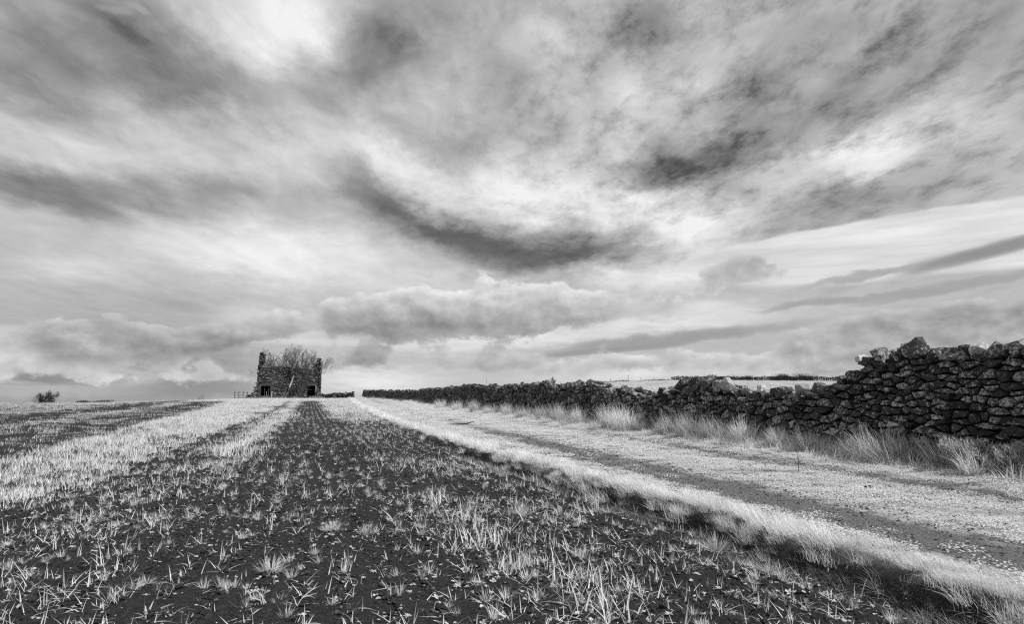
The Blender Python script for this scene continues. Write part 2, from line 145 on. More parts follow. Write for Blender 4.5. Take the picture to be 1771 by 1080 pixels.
def build_world():
    w = bpy.data.worlds.new("World")
    scene.world = w
    w.use_nodes = True
    w.cycles.sampling_method = 'NONE'
    nt = w.node_tree
    nt.nodes.clear()
    N, L = nt.nodes.new, nt.links.new

    def math_(op, a, b=None, c=None, clamp=False):
        n = N('ShaderNodeMath'); n.operation = op; n.use_clamp = clamp
        for i, v in enumerate((a, b, c)):
            if v is None: continue
            if isinstance(v, (int, float)): n.inputs[i].default_value = v
            else: L(v, n.inputs[i])
        return n.outputs[0]

    def vmath(op, a, b=None, scale=None):
        n = N('ShaderNodeVectorMath'); n.operation = op
        for i, v in enumerate((a, b)):
            if v is None: continue
            if isinstance(v, (tuple, list)): n.inputs[i].default_value = v
            else: L(v, n.inputs[i])
        if scale is not None:
            if isinstance(scale, (int, float)): n.inputs['Scale'].default_value = scale
            else: L(scale, n.inputs['Scale'])
        return n.outputs['Value'] if op in ('DOT_PRODUCT', 'LENGTH') else n.outputs['Vector']

    def noise(vec, scale, detail, rough=.55, dist=0.0, off=(0, 0, 0), sc=(1, 1, 1), rot=0.0):
        m = N('ShaderNodeMapping'); m.inputs['Location'].default_value = off; m.inputs['Rotation'].default_value = (0, 0, math.radians(rot)); m.inputs['Scale'].default_value = sc
        L(vec, m.inputs['Vector'])
        n = N('ShaderNodeTexNoise'); n.noise_dimensions = '2D'; n.inputs['Scale'].default_value = scale
        n.inputs['Detail'].default_value = detail; n.inputs['Roughness'].default_value = rough
        n.inputs['Distortion'].default_value = dist
        L(m.outputs[0], n.inputs['Vector'])
        return n

    tc = N('ShaderNodeTexCoord')
    d = vmath('NORMALIZE', tc.outputs['Generated'])
    sp = N('ShaderNodeSeparateXYZ'); L(d, sp.inputs[0])
    dx, dy, dz = sp.outputs
    zc = math_('MAXIMUM', dz, 0.0)
    # flat cloud layer: the direction meets a plane overhead
    inv = math_('DIVIDE', 1.0, math_('ADD', zc, 0.12))
    cp = N('ShaderNodeCombineXYZ'); L(math_('MULTIPLY', dx, inv), cp.inputs[0]); L(math_('MULTIPLY', dy, inv), cp.inputs[1])
    P = cp.outputs[0]
    az = math_('MULTIPLY', math_('ARCTAN2', dx, dy), 180 / math.pi)
    el = math_('MULTIPLY', math_('ARCSINE', dz), 180 / math.pi)
    cq = N('ShaderNodeCombineXYZ'); L(az, cq.inputs[0]); L(el, cq.inputs[1])
    Q = cq.outputs[0]
    half = (.5, .5, .5)
    # warp of the cloud edges, less near the horizon
    w1 = vmath('SUBTRACT', noise(P, 1.1, 3, .5).outputs['Color'], half)
    w2 = vmath('SUBTRACT', noise(P, 4.6, 8, .64, off=(3, 1, 0), sc=(1, .65, 1), rot=22).outputs['Color'], half)
    amp = math_('MULTIPLY_ADD', math_('MINIMUM', el, 30.0), .035, .25)
    wv = vmath('ADD', vmath('SCALE', w1, scale=5.0), vmath('SCALE', w2, scale=7.0))
    wv = vmath('MULTIPLY', wv, (1.0, .7, 0.0))
    Qw = vmath('ADD', Q, vmath('SCALE', wv, scale=amp))

    def three(vec):                        # (azimuth, elevation, 1)
        n = N('ShaderNodeVectorMath'); n.operation = 'MULTIPLY_ADD'
        L(vec, n.inputs[0]); n.inputs[1].default_value = (1, 1, 0); n.inputs[2].default_value = (0, 0, 1)
        return n.outputs[0]

    def gauss(vec, a, e, ra, re, rot):
        c, s_ = math.cos(math.radians(rot)), math.sin(math.radians(rot))
        x = vmath('DOT_PRODUCT', vec, (c / ra, s_ / ra, -(c * a + s_ * e) / ra))
        y = vmath('DOT_PRODUCT', vec, (-s_ / re, c / re, (s_ * a - c * e) / re))
        return math_('MULTIPLY_ADD', x, x, math_('MULTIPLY', y, y))

    # wispy structure of the high layer
    f1 = noise(P, 2.2, 8, .6, dist=.3, sc=(1, .6, 1), rot=22).outputs[0]
    f2 = noise(P, 7.5, 8, .62, dist=.25, off=(7, 2, 0), sc=(1, .6, 1), rot=22).outputs[0]
    hi = math_('MULTIPLY_ADD', math_('MINIMUM', el, 25.0), .036, .02)
    f3 = noise(vmath('ADD', P, (.05, -.05, 0)), 7.5, 5, .62, dist=.25, off=(7, 2, 0), sc=(1, .6, 1), rot=22).outputs[0]
    wis = math_('ADD', math_('MULTIPLY', math_('SUBTRACT', f1, .5), .36), math_('MULTIPLY', math_('SUBTRACT', f2, .5), .18))
    wis = math_('MULTIPLY_ADD', math_('SUBTRACT', f2, f3), .10, wis)
    lw = noise(Q, .16, 7, .6, off=(1, 5, 0), sc=(1, 1.7, 1)).outputs['Color']
    lw = vmath('MULTIPLY', vmath('SUBTRACT', lw, half), (5.0, 3.2, 0))
    puff = noise(Q, .35, 7, .6, off=(9, 5, 0), sc=(1, 2.0, 1)).outputs[0]
    # blue gaps, dark in infrared: the clear sky's red end, shown where the cloud is thinnest
    sky = N('ShaderNodeTexSky'); sky.sky_type = 'NISHITA'; sky.sun_disc = False
    sky.sun_elevation = math.radians(SUN_EL); sky.sun_rotation = math.radians(SUN_AZ)
    ss = N('ShaderNodeSeparateColor'); L(sky.outputs[0], ss.inputs[0])
    clear = math_('MULTIPLY', ss.outputs[0], .05)
    Qc = {wa: three(vmath('ADD', Q, vmath('SCALE', lw, scale=wa))) for wa in sorted({c[7] for c in SKY_CRISP})}

    def chart(vec, text, els, spans, az0=-42.0):
        """look a chart up at (azimuth, elevation): each colour ramp carries three rows of one span of azimuth"""
        rows = [[int(v) / 100 for v in r.split()] for r in text.strip().split('\n')]
        sq = N('ShaderNodeSeparateXYZ'); L(vec, sq.inputs[0])
        wd = (42.0 - az0) / spans
        epos = [(e_ - els[0]) / (els[-1] - els[0]) for e_ in els]
        xs = [i / 31 for i in range(32)]
        res = None
        for k in range(0, len(els), 3):
            g = bpy.data.node_groups.new('cloud_chart', 'ShaderNodeTree')       # small trees build fast
            g.interface.new_socket('azimuth', in_out='INPUT', socket_type='NodeSocketFloat')
            g.interface.new_socket('elevation', in_out='INPUT', socket_type='NodeSocketFloat')
            g.interface.new_socket('value', in_out='OUTPUT', socket_type='NodeSocketFloat')
            gn, gl = g.nodes.new, g.links.new

            def ramp(pos, cols):
                n = gn('ShaderNodeValToRGB'); r = n.color_ramp; r.interpolation = 'B_SPLINE'
                while len(r.elements) < len(pos): r.elements.new(1.0)
                for i_, p_ in enumerate(pos): r.elements[i_].position = p_
                for i_, c_ in enumerate(cols): r.elements[i_].color = (*c_, 1)
                return n

            def gm(op, a, b, c=None, clamp=False):
                n = gn('ShaderNodeMath'); n.operation = op; n.use_clamp = clamp
                gl(a, n.inputs[0]); n.inputs[1].default_value = b
                if c is not None: n.inputs[2].default_value = c
                return n.outputs[0]
            wgt = ramp(epos, [[1.0 if j == k + c else 0.0 for c in range(3)] for j in range(len(els))])
            ts = [ramp(xs, [[rows[k + c][31 * s_ + j] for c in range(3)] for j in range(32)]) for s_ in range(spans)]
            gi, go = gn('NodeGroupInput'), gn('NodeGroupOutput')
            gl(gm('MULTIPLY_ADD', gi.outputs[1], 1 / (els[-1] - els[0]), -els[0] / (els[-1] - els[0]), True), wgt.inputs[0])
            col = None
            for s_, t in enumerate(ts):
                lo = az0 + wd * s_
                gl(gm('MULTIPLY_ADD', gi.outputs[0], 1 / wd, -lo / wd, True), t.inputs[0])
                if col is None: col = t.outputs[0]; continue
                mx = gn('ShaderNodeMix'); mx.data_type = 'RGBA'
                gl(gm('GREATER_THAN', gi.outputs[0], lo), mx.inputs[0]); gl(col, mx.inputs[6]); gl(t.outputs[0], mx.inputs[7]); col = mx.outputs[2]
            dp = gn('ShaderNodeVectorMath'); dp.operation = 'DOT_PRODUCT'
            gl(wgt.outputs[0], dp.inputs[0]); gl(col, dp.inputs[1]); gl(dp.outputs['Value'], go.inputs[0])
            gr = N('ShaderNodeGroup'); gr.node_tree = g
            L(sq.outputs[0], gr.inputs[0]); L(sq.outputs[1], gr.inputs[1])
            res = gr.outputs[0] if res is None else math_('ADD', res, gr.outputs[0])
        return res

    def cut(val, lo, hi_):
        mr = N('ShaderNodeMapRange'); mr.interpolation_type = 'SMOOTHSTEP'
        L(val, mr.inputs['Value']); mr.inputs['From Min'].default_value = lo; mr.inputs['From Max'].default_value = hi_
        return mr.outputs[0]

    def mixf(f, a, b):
        mx = N('ShaderNodeMix'); mx.data_type = 'FLOAT'
        L(f, mx.inputs[0])
        for i_, v_ in ((2, a), (3, b)):
            if isinstance(v_, float): mx.inputs[i_].default_value = v_
            else: L(v_, mx.inputs[i_])
        return mx.outputs[0]

    tone = chart(Qw, SKY_TONE, SKY_EL, 2)
    # outside the chart the same cloud cover goes on
    far = math_('MAXIMUM', math_('SUBTRACT', math_('ABSOLUTE', az), 39.0), math_('MULTIPLY', math_('SUBTRACT', el, 31.0), 1.3))
    far = math_('MULTIPLY', far, .12, clamp=True)
    mx = N('ShaderNodeMix'); mx.data_type = 'FLOAT'
    L(far, mx.inputs[0]); L(tone, mx.inputs[2]); mx.inputs[3].default_value = .71
    tone = math_('MULTIPLY_ADD', wis, hi, mx.outputs[0])
    # mottled patches of higher cloud to the right
    mot = noise(P, 9.0, 8, .66, off=(2, 8, 0), sc=(1, .65, 1), rot=25).outputs[0]
    mot = math_('POWER', math_('MULTIPLY_ADD', mot, 3.2, -1.35, clamp=True), 1.5)
    mm = math_('MULTIPLY', math_('MULTIPLY_ADD', az, .05, .6, clamp=True), math_('MULTIPLY_ADD', el, .10, -.75, clamp=True))
    tone = math_('MULTIPLY_ADD', mot, math_('MULTIPLY', mm, -.21), math_('MULTIPLY_ADD', mm, .035, tone))
    # lens clouds: long, smooth, one crisp edge; then thin streaks across them
    Ql = vmath('ADD', Q, vmath('SCALE', lw, scale=.22))
    lens = cut(chart(Ql, SKY_LENS, LOW_EL, 2, 0.0), .47, .56)
    strk = noise(Q, .5, 6, .6, off=(4, 1, 0), sc=(.16, 1.6, 1)).outputs[0]
    tone = mixf(math_('MULTIPLY', lens, .92), tone, math_('MULTIPLY_ADD', strk, .30, .73))
    for (a, e, ra, re, rot, b, so, wa) in SKY_CRISP:
        r2 = gauss(Qc[wa], a, e, ra, re, rot)
        mr = N('ShaderNodeMapRange'); mr.interpolation_type = 'SMOOTHSTEP'
        L(r2, mr.inputs['Value'])
        mr.inputs['From Min'].default_value = 1 + so; mr.inputs['From Max'].default_value = max(.02, 1 - so)
        mr.inputs['To Min'].default_value = 0; mr.inputs['To Max'].default_value = .75
        kk = (.10 if wa > .9 else .0) / max(re, .3)      # a cumulus is lighter along its top
        bt = math_('MULTIPLY_ADD', puff, .16 * wa, math_('MULTIPLY_ADD', el, kk, b - .08 * wa - kk * e))
        mx = N('ShaderNodeMix'); mx.data_type = 'FLOAT'
        L(mr.outputs[0], mx.inputs[0]); L(tone, mx.inputs[2]); L(bt, mx.inputs[3])
        tone = mx.outputs[0]
    # cumulus banks: billowed outline, lit from the upper right
    bil = noise(Q, .33, 8, .58, off=(9, 5, 0), sc=(1, 1.6, 1)).outputs[0]
    bil2 = noise(vmath('ADD', Q, (.5, .6, 0)), .33, 4, .55, off=(9, 5, 0), sc=(1, 1.6, 1)).outputs[0]
    cs_ = math_('MULTIPLY_ADD', math_('SUBTRACT', bil, .5), .72, chart(Q, SKY_CUMULUS, LOW_EL, 4))
    cm = cut(cs_, .465, .60)
    ct = chart(Ql, CUMULUS_TONE, CUMULUS_EL, 2)
    ct = math_('MULTIPLY_ADD', math_('SUBTRACT', bil, bil2), .36, ct)
    ct = math_('MULTIPLY_ADD', math_('SUBTRACT', 1.0, cut(cs_, .5, .74)), .09, ct)
    tone = mixf(math_('MULTIPLY', cm, .93), tone, ct)
    tone = math_('MINIMUM', math_('MAXIMUM', tone, .30), .95)
    lin = math_('POWER', tone, 2.2)
    cov = math_('MULTIPLY_ADD', tone, 4.0, -1.0, clamp=True)
    mx = N('ShaderNodeMix'); mx.data_type = 'FLOAT'
    L(cov, mx.inputs[0]); L(clear, mx.inputs[2]); L(lin, mx.inputs[3])
    bg = N('ShaderNodeBackground'); L(mx.outputs[0], bg.inputs['Color']); bg.inputs['Strength'].default_value = 1.0
    out = N('ShaderNodeOutputWorld'); L(bg.outputs[0], out.inputs['Surface'])

build_world()
# ------------------------------------------------------------------ helpers
R = random.Random(7)
NR = np.random.default_rng(11)
TA = math.radians(-14.6)                                   # bearing of the track and the furrows
TV = np.array([math.sin(TA), math.cos(TA)])                # along the track
NV = np.array([math.cos(TA), -math.sin(TA)])               # to the right of it

def uv2xy(u, v):
    u, v = np.asarray(u, float), np.asarray(v, float)
    return u * TV[0] + v * NV[0], u * TV[1] + v * NV[1]

def xy2uv(x, y):
    return x * TV[0] + y * TV[1], x * NV[0] + y * NV[1]

def sstep(x, a, b):
    t = np.clip((np.asarray(x, float) - a) / (b - a), 0, 1)
    return t * t * (3 - 2 * t)

def _hash2(ix, iy, seed):
    h = (ix.astype(np.int64) * 374761393 + iy.astype(np.int64) * 668265263 + seed * 974634777) & 0x7fffffff
    h = ((h ^ (h >> 13)) * 1274126177) & 0x7fffffff
    return ((h ^ (h >> 16)) & 0xffff) / 65535.0

def vnoise(x, y, seed=0):
    x, y = np.asarray(x, float), np.asarray(y, float)
    ix, iy = np.floor(x), np.floor(y)
    fx, fy = x - ix, y - iy
    fx, fy = fx * fx * (3 - 2 * fx), fy * fy * (3 - 2 * fy)
    a = _hash2(ix, iy, seed); b = _hash2(ix + 1, iy, seed); c = _hash2(ix, iy + 1, seed); d = _hash2(ix + 1, iy + 1, seed)
    return (a * (1 - fx) + b * fx) * (1 - fy) + (c * (1 - fx) + d * fx) * fy

def fbm(x, y, seed=0, octv=4):
    s, a, t = 0.0, 1.0, 0.0
    for i in range(octv):
        s = s + a * vnoise(np.asarray(x) * 2 ** i, np.asarray(y) * 2 ** i, seed + i * 17); t += a; a *= .5
    return s / t

def link(o, parent=None):
    COL.objects.link(o)
    if parent is not None: o.parent = parent
    return o

def mesh_obj(name, verts, faces, mat, parent=None, smooth=False, loc=(0, 0, 0)):
    me = bpy.data.meshes.new(name)
    me.from_pydata([tuple(map(float, v)) for v in verts], [], [tuple(int(i) for i in f) for f in faces])
    if smooth: me.polygons.foreach_set('use_smooth', [True] * len(me.polygons))
    me.update()
    if mat: me.materials.append(mat)
    o = bpy.data.objects.new(name, me)
    o.location = loc
    return link(o, parent)

def tag(o, label=None, cat=None, group=None, kind=None):
    if label: o['label'] = label
    if cat: o['category'] = cat
    if group: o['group'] = group
    if kind: o['kind'] = kind
    return o

def empty(name, loc):
    o = bpy.data.objects.new(name, None)
    o.empty_display_size = .2
    o.location = loc
    return link(o)

# ------------------------------------------------------------------ materials (infrared black and white: every colour is a grey)
def grey(v): return (v, v, v, 1)

def mat_base(name):
    m = bpy.data.materials.new(name); m.use_nodes = True
    nt = m.node_tree; nt.nodes.clear()
    out = nt.nodes.new('ShaderNodeOutputMaterial')
    return m, nt, out

def nnode(nt, kind, **kw):
    n = nt.nodes.new(kind)
    for k, v in kw.items():
        if k in n.inputs: n.inputs[k].default_value = v
        else: setattr(n, k, v)
    return n

def mat_leaf(name, lo, hi, trans=.35, rough=.6, spread=True):
    """leaf or straw: bright in infrared, lets light through, varies from plant to plant"""
    m, nt, out = mat_base(name)
    L = nt.links.new
    oi = nnode(nt, 'ShaderNodeObjectInfo')
    geo = nnode(nt, 'ShaderNodeNewGeometry')
    add = nnode(nt, 'ShaderNodeMath', operation='ADD'); L(oi.outputs['Random'], add.inputs[0]); L(geo.outputs['Random Per Island'], add.inputs[1])
    half = nnode(nt, 'ShaderNodeMath', operation='MULTIPLY'); L(add.outputs[0], half.inputs[0]); half.inputs[1].default_value = .5
    mr = nnode(nt, 'ShaderNodeMapRange'); L(half.outputs[0], mr.inputs[0])
    mr.inputs[1].default_value = .1; mr.inputs[2].default_value = .9
    mr.inputs[3].default_value = lo; mr.inputs[4].default_value = hi
    d = nnode(nt, 'ShaderNodeBsdfDiffuse'); L(mr.outputs[0], d.inputs['Color'])
    t = nnode(nt, 'ShaderNodeBsdfTranslucent'); L(mr.outputs[0], t.inputs['Color'])
    mx = nnode(nt, 'ShaderNodeMixShader'); mx.inputs[0].default_value = trans
    L(d.outputs[0], mx.inputs[1]); L(t.outputs[0], mx.inputs[2]); L(mx.outputs[0], out.inputs[0])
    return m

def mat_stone(name, dark, light, lichen, lichen_amt, scale=9.0, bump=.6, vary=.5):
    m, nt, out = mat_base(name)
    L = nt.links.new
    tc = nnode(nt, 'ShaderNodeTexCoord'); oi = nnode(nt, 'ShaderNodeObjectInfo')
    geo = nnode(nt, 'ShaderNodeNewGeometry')
    n1 = nnode(nt, 'ShaderNodeTexNoise', Scale=scale, Detail=7.0, Roughness=.65); L(geo.outputs['Position'], n1.inputs['Vector'])
    n2 = nnode(nt, 'ShaderNodeTexNoise', Scale=scale * 1.9, Detail=6.0, Roughness=.7); L(geo.outputs['Position'], n2.inputs['Vector'])
    n3 = nnode(nt, 'ShaderNodeTexNoise', Scale=scale * 7, Detail=5.0, Roughness=.7); L(geo.outputs['Position'], n3.inputs['Vector'])
    # stone tone: noise + per stone
    rnd = nnode(nt, 'ShaderNodeMath', operation='ADD'); L(oi.outputs['Random'], rnd.inputs[0]); L(geo.outputs['Random Per Island'], rnd.inputs[1])
    fr = nnode(nt, 'ShaderNodeMath', operation='FRACT'); L(rnd.outputs[0], fr.inputs[0])
    mixf = nnode(nt, 'ShaderNodeMath', operation='MULTIPLY_ADD'); L(fr.outputs[0], mixf.inputs[0]); mixf.inputs[1].default_value = vary
    ms = nnode(nt, 'ShaderNodeMath', operation='MULTIPLY_ADD'); L(n1.outputs[0], ms.inputs[0]); ms.inputs[1].default_value = 1.4; ms.inputs[2].default_value = -.45 - vary * .3
    L(ms.outputs[0], mixf.inputs[2])
    cl = nnode(nt, 'ShaderNodeMapRange'); L(mixf.outputs[0], cl.inputs[0]); cl.inputs[3].default_value = dark; cl.inputs[4].default_value = light
    # lichen: crusts with sharp edges, on some stones more than on others
    th = nnode(nt, 'ShaderNodeMath', operation='MULTIPLY_ADD'); L(fr.outputs[0], th.inputs[0]); th.inputs[1].default_value = .16; L(n2.outputs[0], th.inputs[2])
    lm = nnode(nt, 'ShaderNodeMapRange'); L(th.outputs[0], lm.inputs[0])
    lm.inputs[1].default_value = .74 - lichen_amt; lm.inputs[2].default_value = .80 - lichen_amt
    mx = nnode(nt, 'ShaderNodeMix', data_type='FLOAT'); L(lm.outputs[0], mx.inputs[0]); L(cl.outputs[0], mx.inputs[2]); mx.inputs[3].default_value = lichen
    sp = nnode(nt, 'ShaderNodeMath', operation='MULTIPLY_ADD'); L(n3.outputs[0], sp.inputs[0]); sp.inputs[1].default_value = .9; sp.inputs[2].default_value = .55
    mu = nnode(nt, 'ShaderNodeMath', operation='MULTIPLY'); L(mx.outputs[0], mu.inputs[0]); L(sp.outputs[0], mu.inputs[1])
    b = nnode(nt, 'ShaderNodeBsdfPrincipled', Roughness=.9); b.inputs['Specular IOR Level'].default_value = .2
    L(mu.outputs[0], b.inputs['Base Color'])
    hs = nnode(nt, 'ShaderNodeMath', operation='MULTIPLY_ADD'); L(n3.outputs[0], hs.inputs[0]); hs.inputs[1].default_value = .35; L(n1.outputs[0], hs.inputs[2])
    bp = nnode(nt, 'ShaderNodeBump', Strength=bump, Distance=.03); L(hs.outputs[0], bp.inputs['Height']); L(bp.outputs[0], b.inputs['Normal'])
    L(b.outputs[0], out.inputs[0])
    return m

def mat_plain(name, lo, hi, scale=12.0, bump=.3, rough=.9, stretch=(1, 1, 1)):
    m, nt, out = mat_base(name)
    L = nt.links.new
    tc = nnode(nt, 'ShaderNodeTexCoord'); mp = nnode(nt, 'ShaderNodeMapping'); mp.inputs['Scale'].default_value = stretch
    L(tc.outputs['Object'], mp.inputs[0])
    n1 = nnode(nt, 'ShaderNodeTexNoise', Scale=scale, Detail=6.0, Roughness=.65); L(mp.outputs[0], n1.inputs['Vector'])
    mr = nnode(nt, 'ShaderNodeMapRange'); L(n1.outputs[0], mr.inputs[0])
    mr.inputs[1].default_value = .3; mr.inputs[2].default_value = .7; mr.inputs[3].default_value = lo; mr.inputs[4].default_value = hi
    b = nnode(nt, 'ShaderNodeBsdfPrincipled', Roughness=rough); b.inputs['Specular IOR Level'].default_value = .2
    L(mr.outputs[0], b.inputs['Base Color'])
    bp = nnode(nt, 'ShaderNodeBump', Strength=bump, Distance=.02); L(n1.outputs[0], bp.inputs['Height']); L(bp.outputs[0], b.inputs['Normal'])
    L(b.outputs[0], out.inputs[0])
    return m

M_CROP = mat_leaf('cereal_leaf', .44, .82, .3)
M_WEED = mat_leaf('weed_leaf', .45, .75, .35)
M_GRASS = mat_leaf('bank_grass', .68, .92, .3)
M_TUSS = mat_leaf('tussock_straw', .42, .84, .3)
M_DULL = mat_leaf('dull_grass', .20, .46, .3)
M_MOSS = mat_leaf('clover_leaf', .48, .82, .3)
M_GORSE = mat_leaf('gorse_leaf', .38, .72, .3)
M_STONE = mat_stone('gritstone', .022, .105, .33, .13)
M_STONE_FAR = mat_stone('gritstone_far', .030, .11, .28, .10, scale=4.0, bump=.4)
M_PALE = mat_stone('pale_limestone', .22, .50, .62, .10, scale=7.0, bump=.5)
M_MID = mat_stone('weathered_stone', .045, .15, .40, .15, scale=8.0, bump=.6)
M_HOUSE = mat_stone('house_stone', .03, .12, .28, .09, scale=3.0, bump=.3, vary=.8)
M_CORE = mat_plain('wall_core', .015, .03)
M_LINTEL = mat_plain('dressed_stone', .04, .075, 3.0)
M_JAMB = mat_plain('pale_dressed_stone', .16, .26, 3.0)
M_BARK = mat_plain('pale_bark', .26, .42, 6.0)
M_TWIG = mat_plain('twigs', .07, .15, 3.0)
M_DTWIG = mat_plain('dark_twigs', .03, .07, 3.0)
M_WOOD = mat_plain('weathered_wood', .05, .12, 9.0, stretch=(4, 4, .6))
M_PWOOD = mat_plain('pale_weathered_wood', .3, .45, 9.0, stretch=(4, 4, .6))
M_STICK = mat_plain('dark_stick', .03, .06)
M_PEB = mat_stone('gravel', .05, .20, .34, .02, scale=30.0, bump=.3, vary=1.2)
M_CLOD = mat_stone('soil_clod', .016, .055, .08, .0, scale=25.0, bump=.8)

# ------------------------------------------------------------------ the lie of the land (track datum z = 0)
_BU = np.array([-40, 0, 3.3, 4.5, 6.2, 8.7, 12, 18, 25, 45, 68, 110, 200])
_BV = np.array([3.9, 3.75, 3.6, 3.58, 3.5, 3.25, 2.95, 2.55, 2.35, 2.05, 1.75, 1.4, 1.0])
def bank_v(u):
    u = np.asarray(u, float)
    w = .16 * (fbm(u * .9, u * 0 + 3.3, 5, 3) - .5) * 2 + .07 * (vnoise(u * 4.3, u * 0, 9) - .5) * 2
    return np.interp(u, _BU, _BV) + w * sstep(u, -60, -50)

_WU = np.array([-60, 85, 123, 128]); _WV = np.array([9.5, 9.5, 4.1, 3.4])
def wall_v(u): return np.interp(u, _WU, _WV)

def land(u, v):
    """height of the ground sheet; u along the track, v to the right of the camera's line"""
    u, v = np.asarray(u, float), np.asarray(v, float)
    bv = bank_v(u)
    d = v - bv
    hgt = .19 * (1 - .55 * sstep(u, 9, 40))                                    # the step fades with distance
    step = sstep(d, -.06, .12)
    z = -.17 * np.ones_like(u + v) * (1 - step * 0)
    z = -.17 + (hgt - .06 * (1 - sstep(d, .2, .5)) * 0) * step
    z = z - .035 * np.exp(-((d + .2) / .15) ** 2)                              # furrow at its foot
    z = z - .03 * sstep(d, .45, 1.1) * (1 - .55 * sstep(u, 9, 40)) + .085 * sstep(d, .45, 1.6) * sstep(u, 9, 40)             # down to the track
    z = z - .05 * (np.exp(-((v - 4.75) / .45) ** 2) + np.exp(-((v - 7.7) / .45) ** 2)) * (d > .5)
    z = z + .10 * sstep(v, 8.2, 9.4) * sstep(u, -60, -50)
    fld = (d < 0)
    # furrows along the rows
    ro = v + .045 * u
    z = z + np.where(fld, .012 * np.cos(ro / .27 * 2 * math.pi) * (1 - sstep(u, 20, 40)), 0)
    x, y = uv2xy(u, v)
    near = 1 - sstep(np.hypot(x, y), 10, 30)
    z = z + (.03 * (fbm(x * 3.1, y * 3.1, 21, 4) - .5) * np.where(fld, 1.6, .7)) * near
    z = z + .10 * (fbm(x * .12, y * .12, 31, 3) - .5) * sstep(np.hypot(x, y), 8, 30)
    # rise towards the house, then away over the brow
    z = z + .55 * sstep(u, 55, 122) * sstep(v, -40, -14)
    z = z - .035 * np.maximum(u - 118 - 25 * sstep(v, -40, -5), 0) * (1 - sstep(v, 20, 60))
    # the pasture beyond the wall climbs to a brow on the right
    up = sstep(v, 14, 92)
    z = z + 4.5 * up * sstep(u, 8, 190) - .02 * np.maximum(u - 200, 0) * up
    return z

def ground(x, y):
    u, v = xy2uv(np.asarray(x, float), np.asarray(y, float))
    return land(u, v)

def gz(x, y): return float(ground(np.array([x]), np.array([y]))[0])

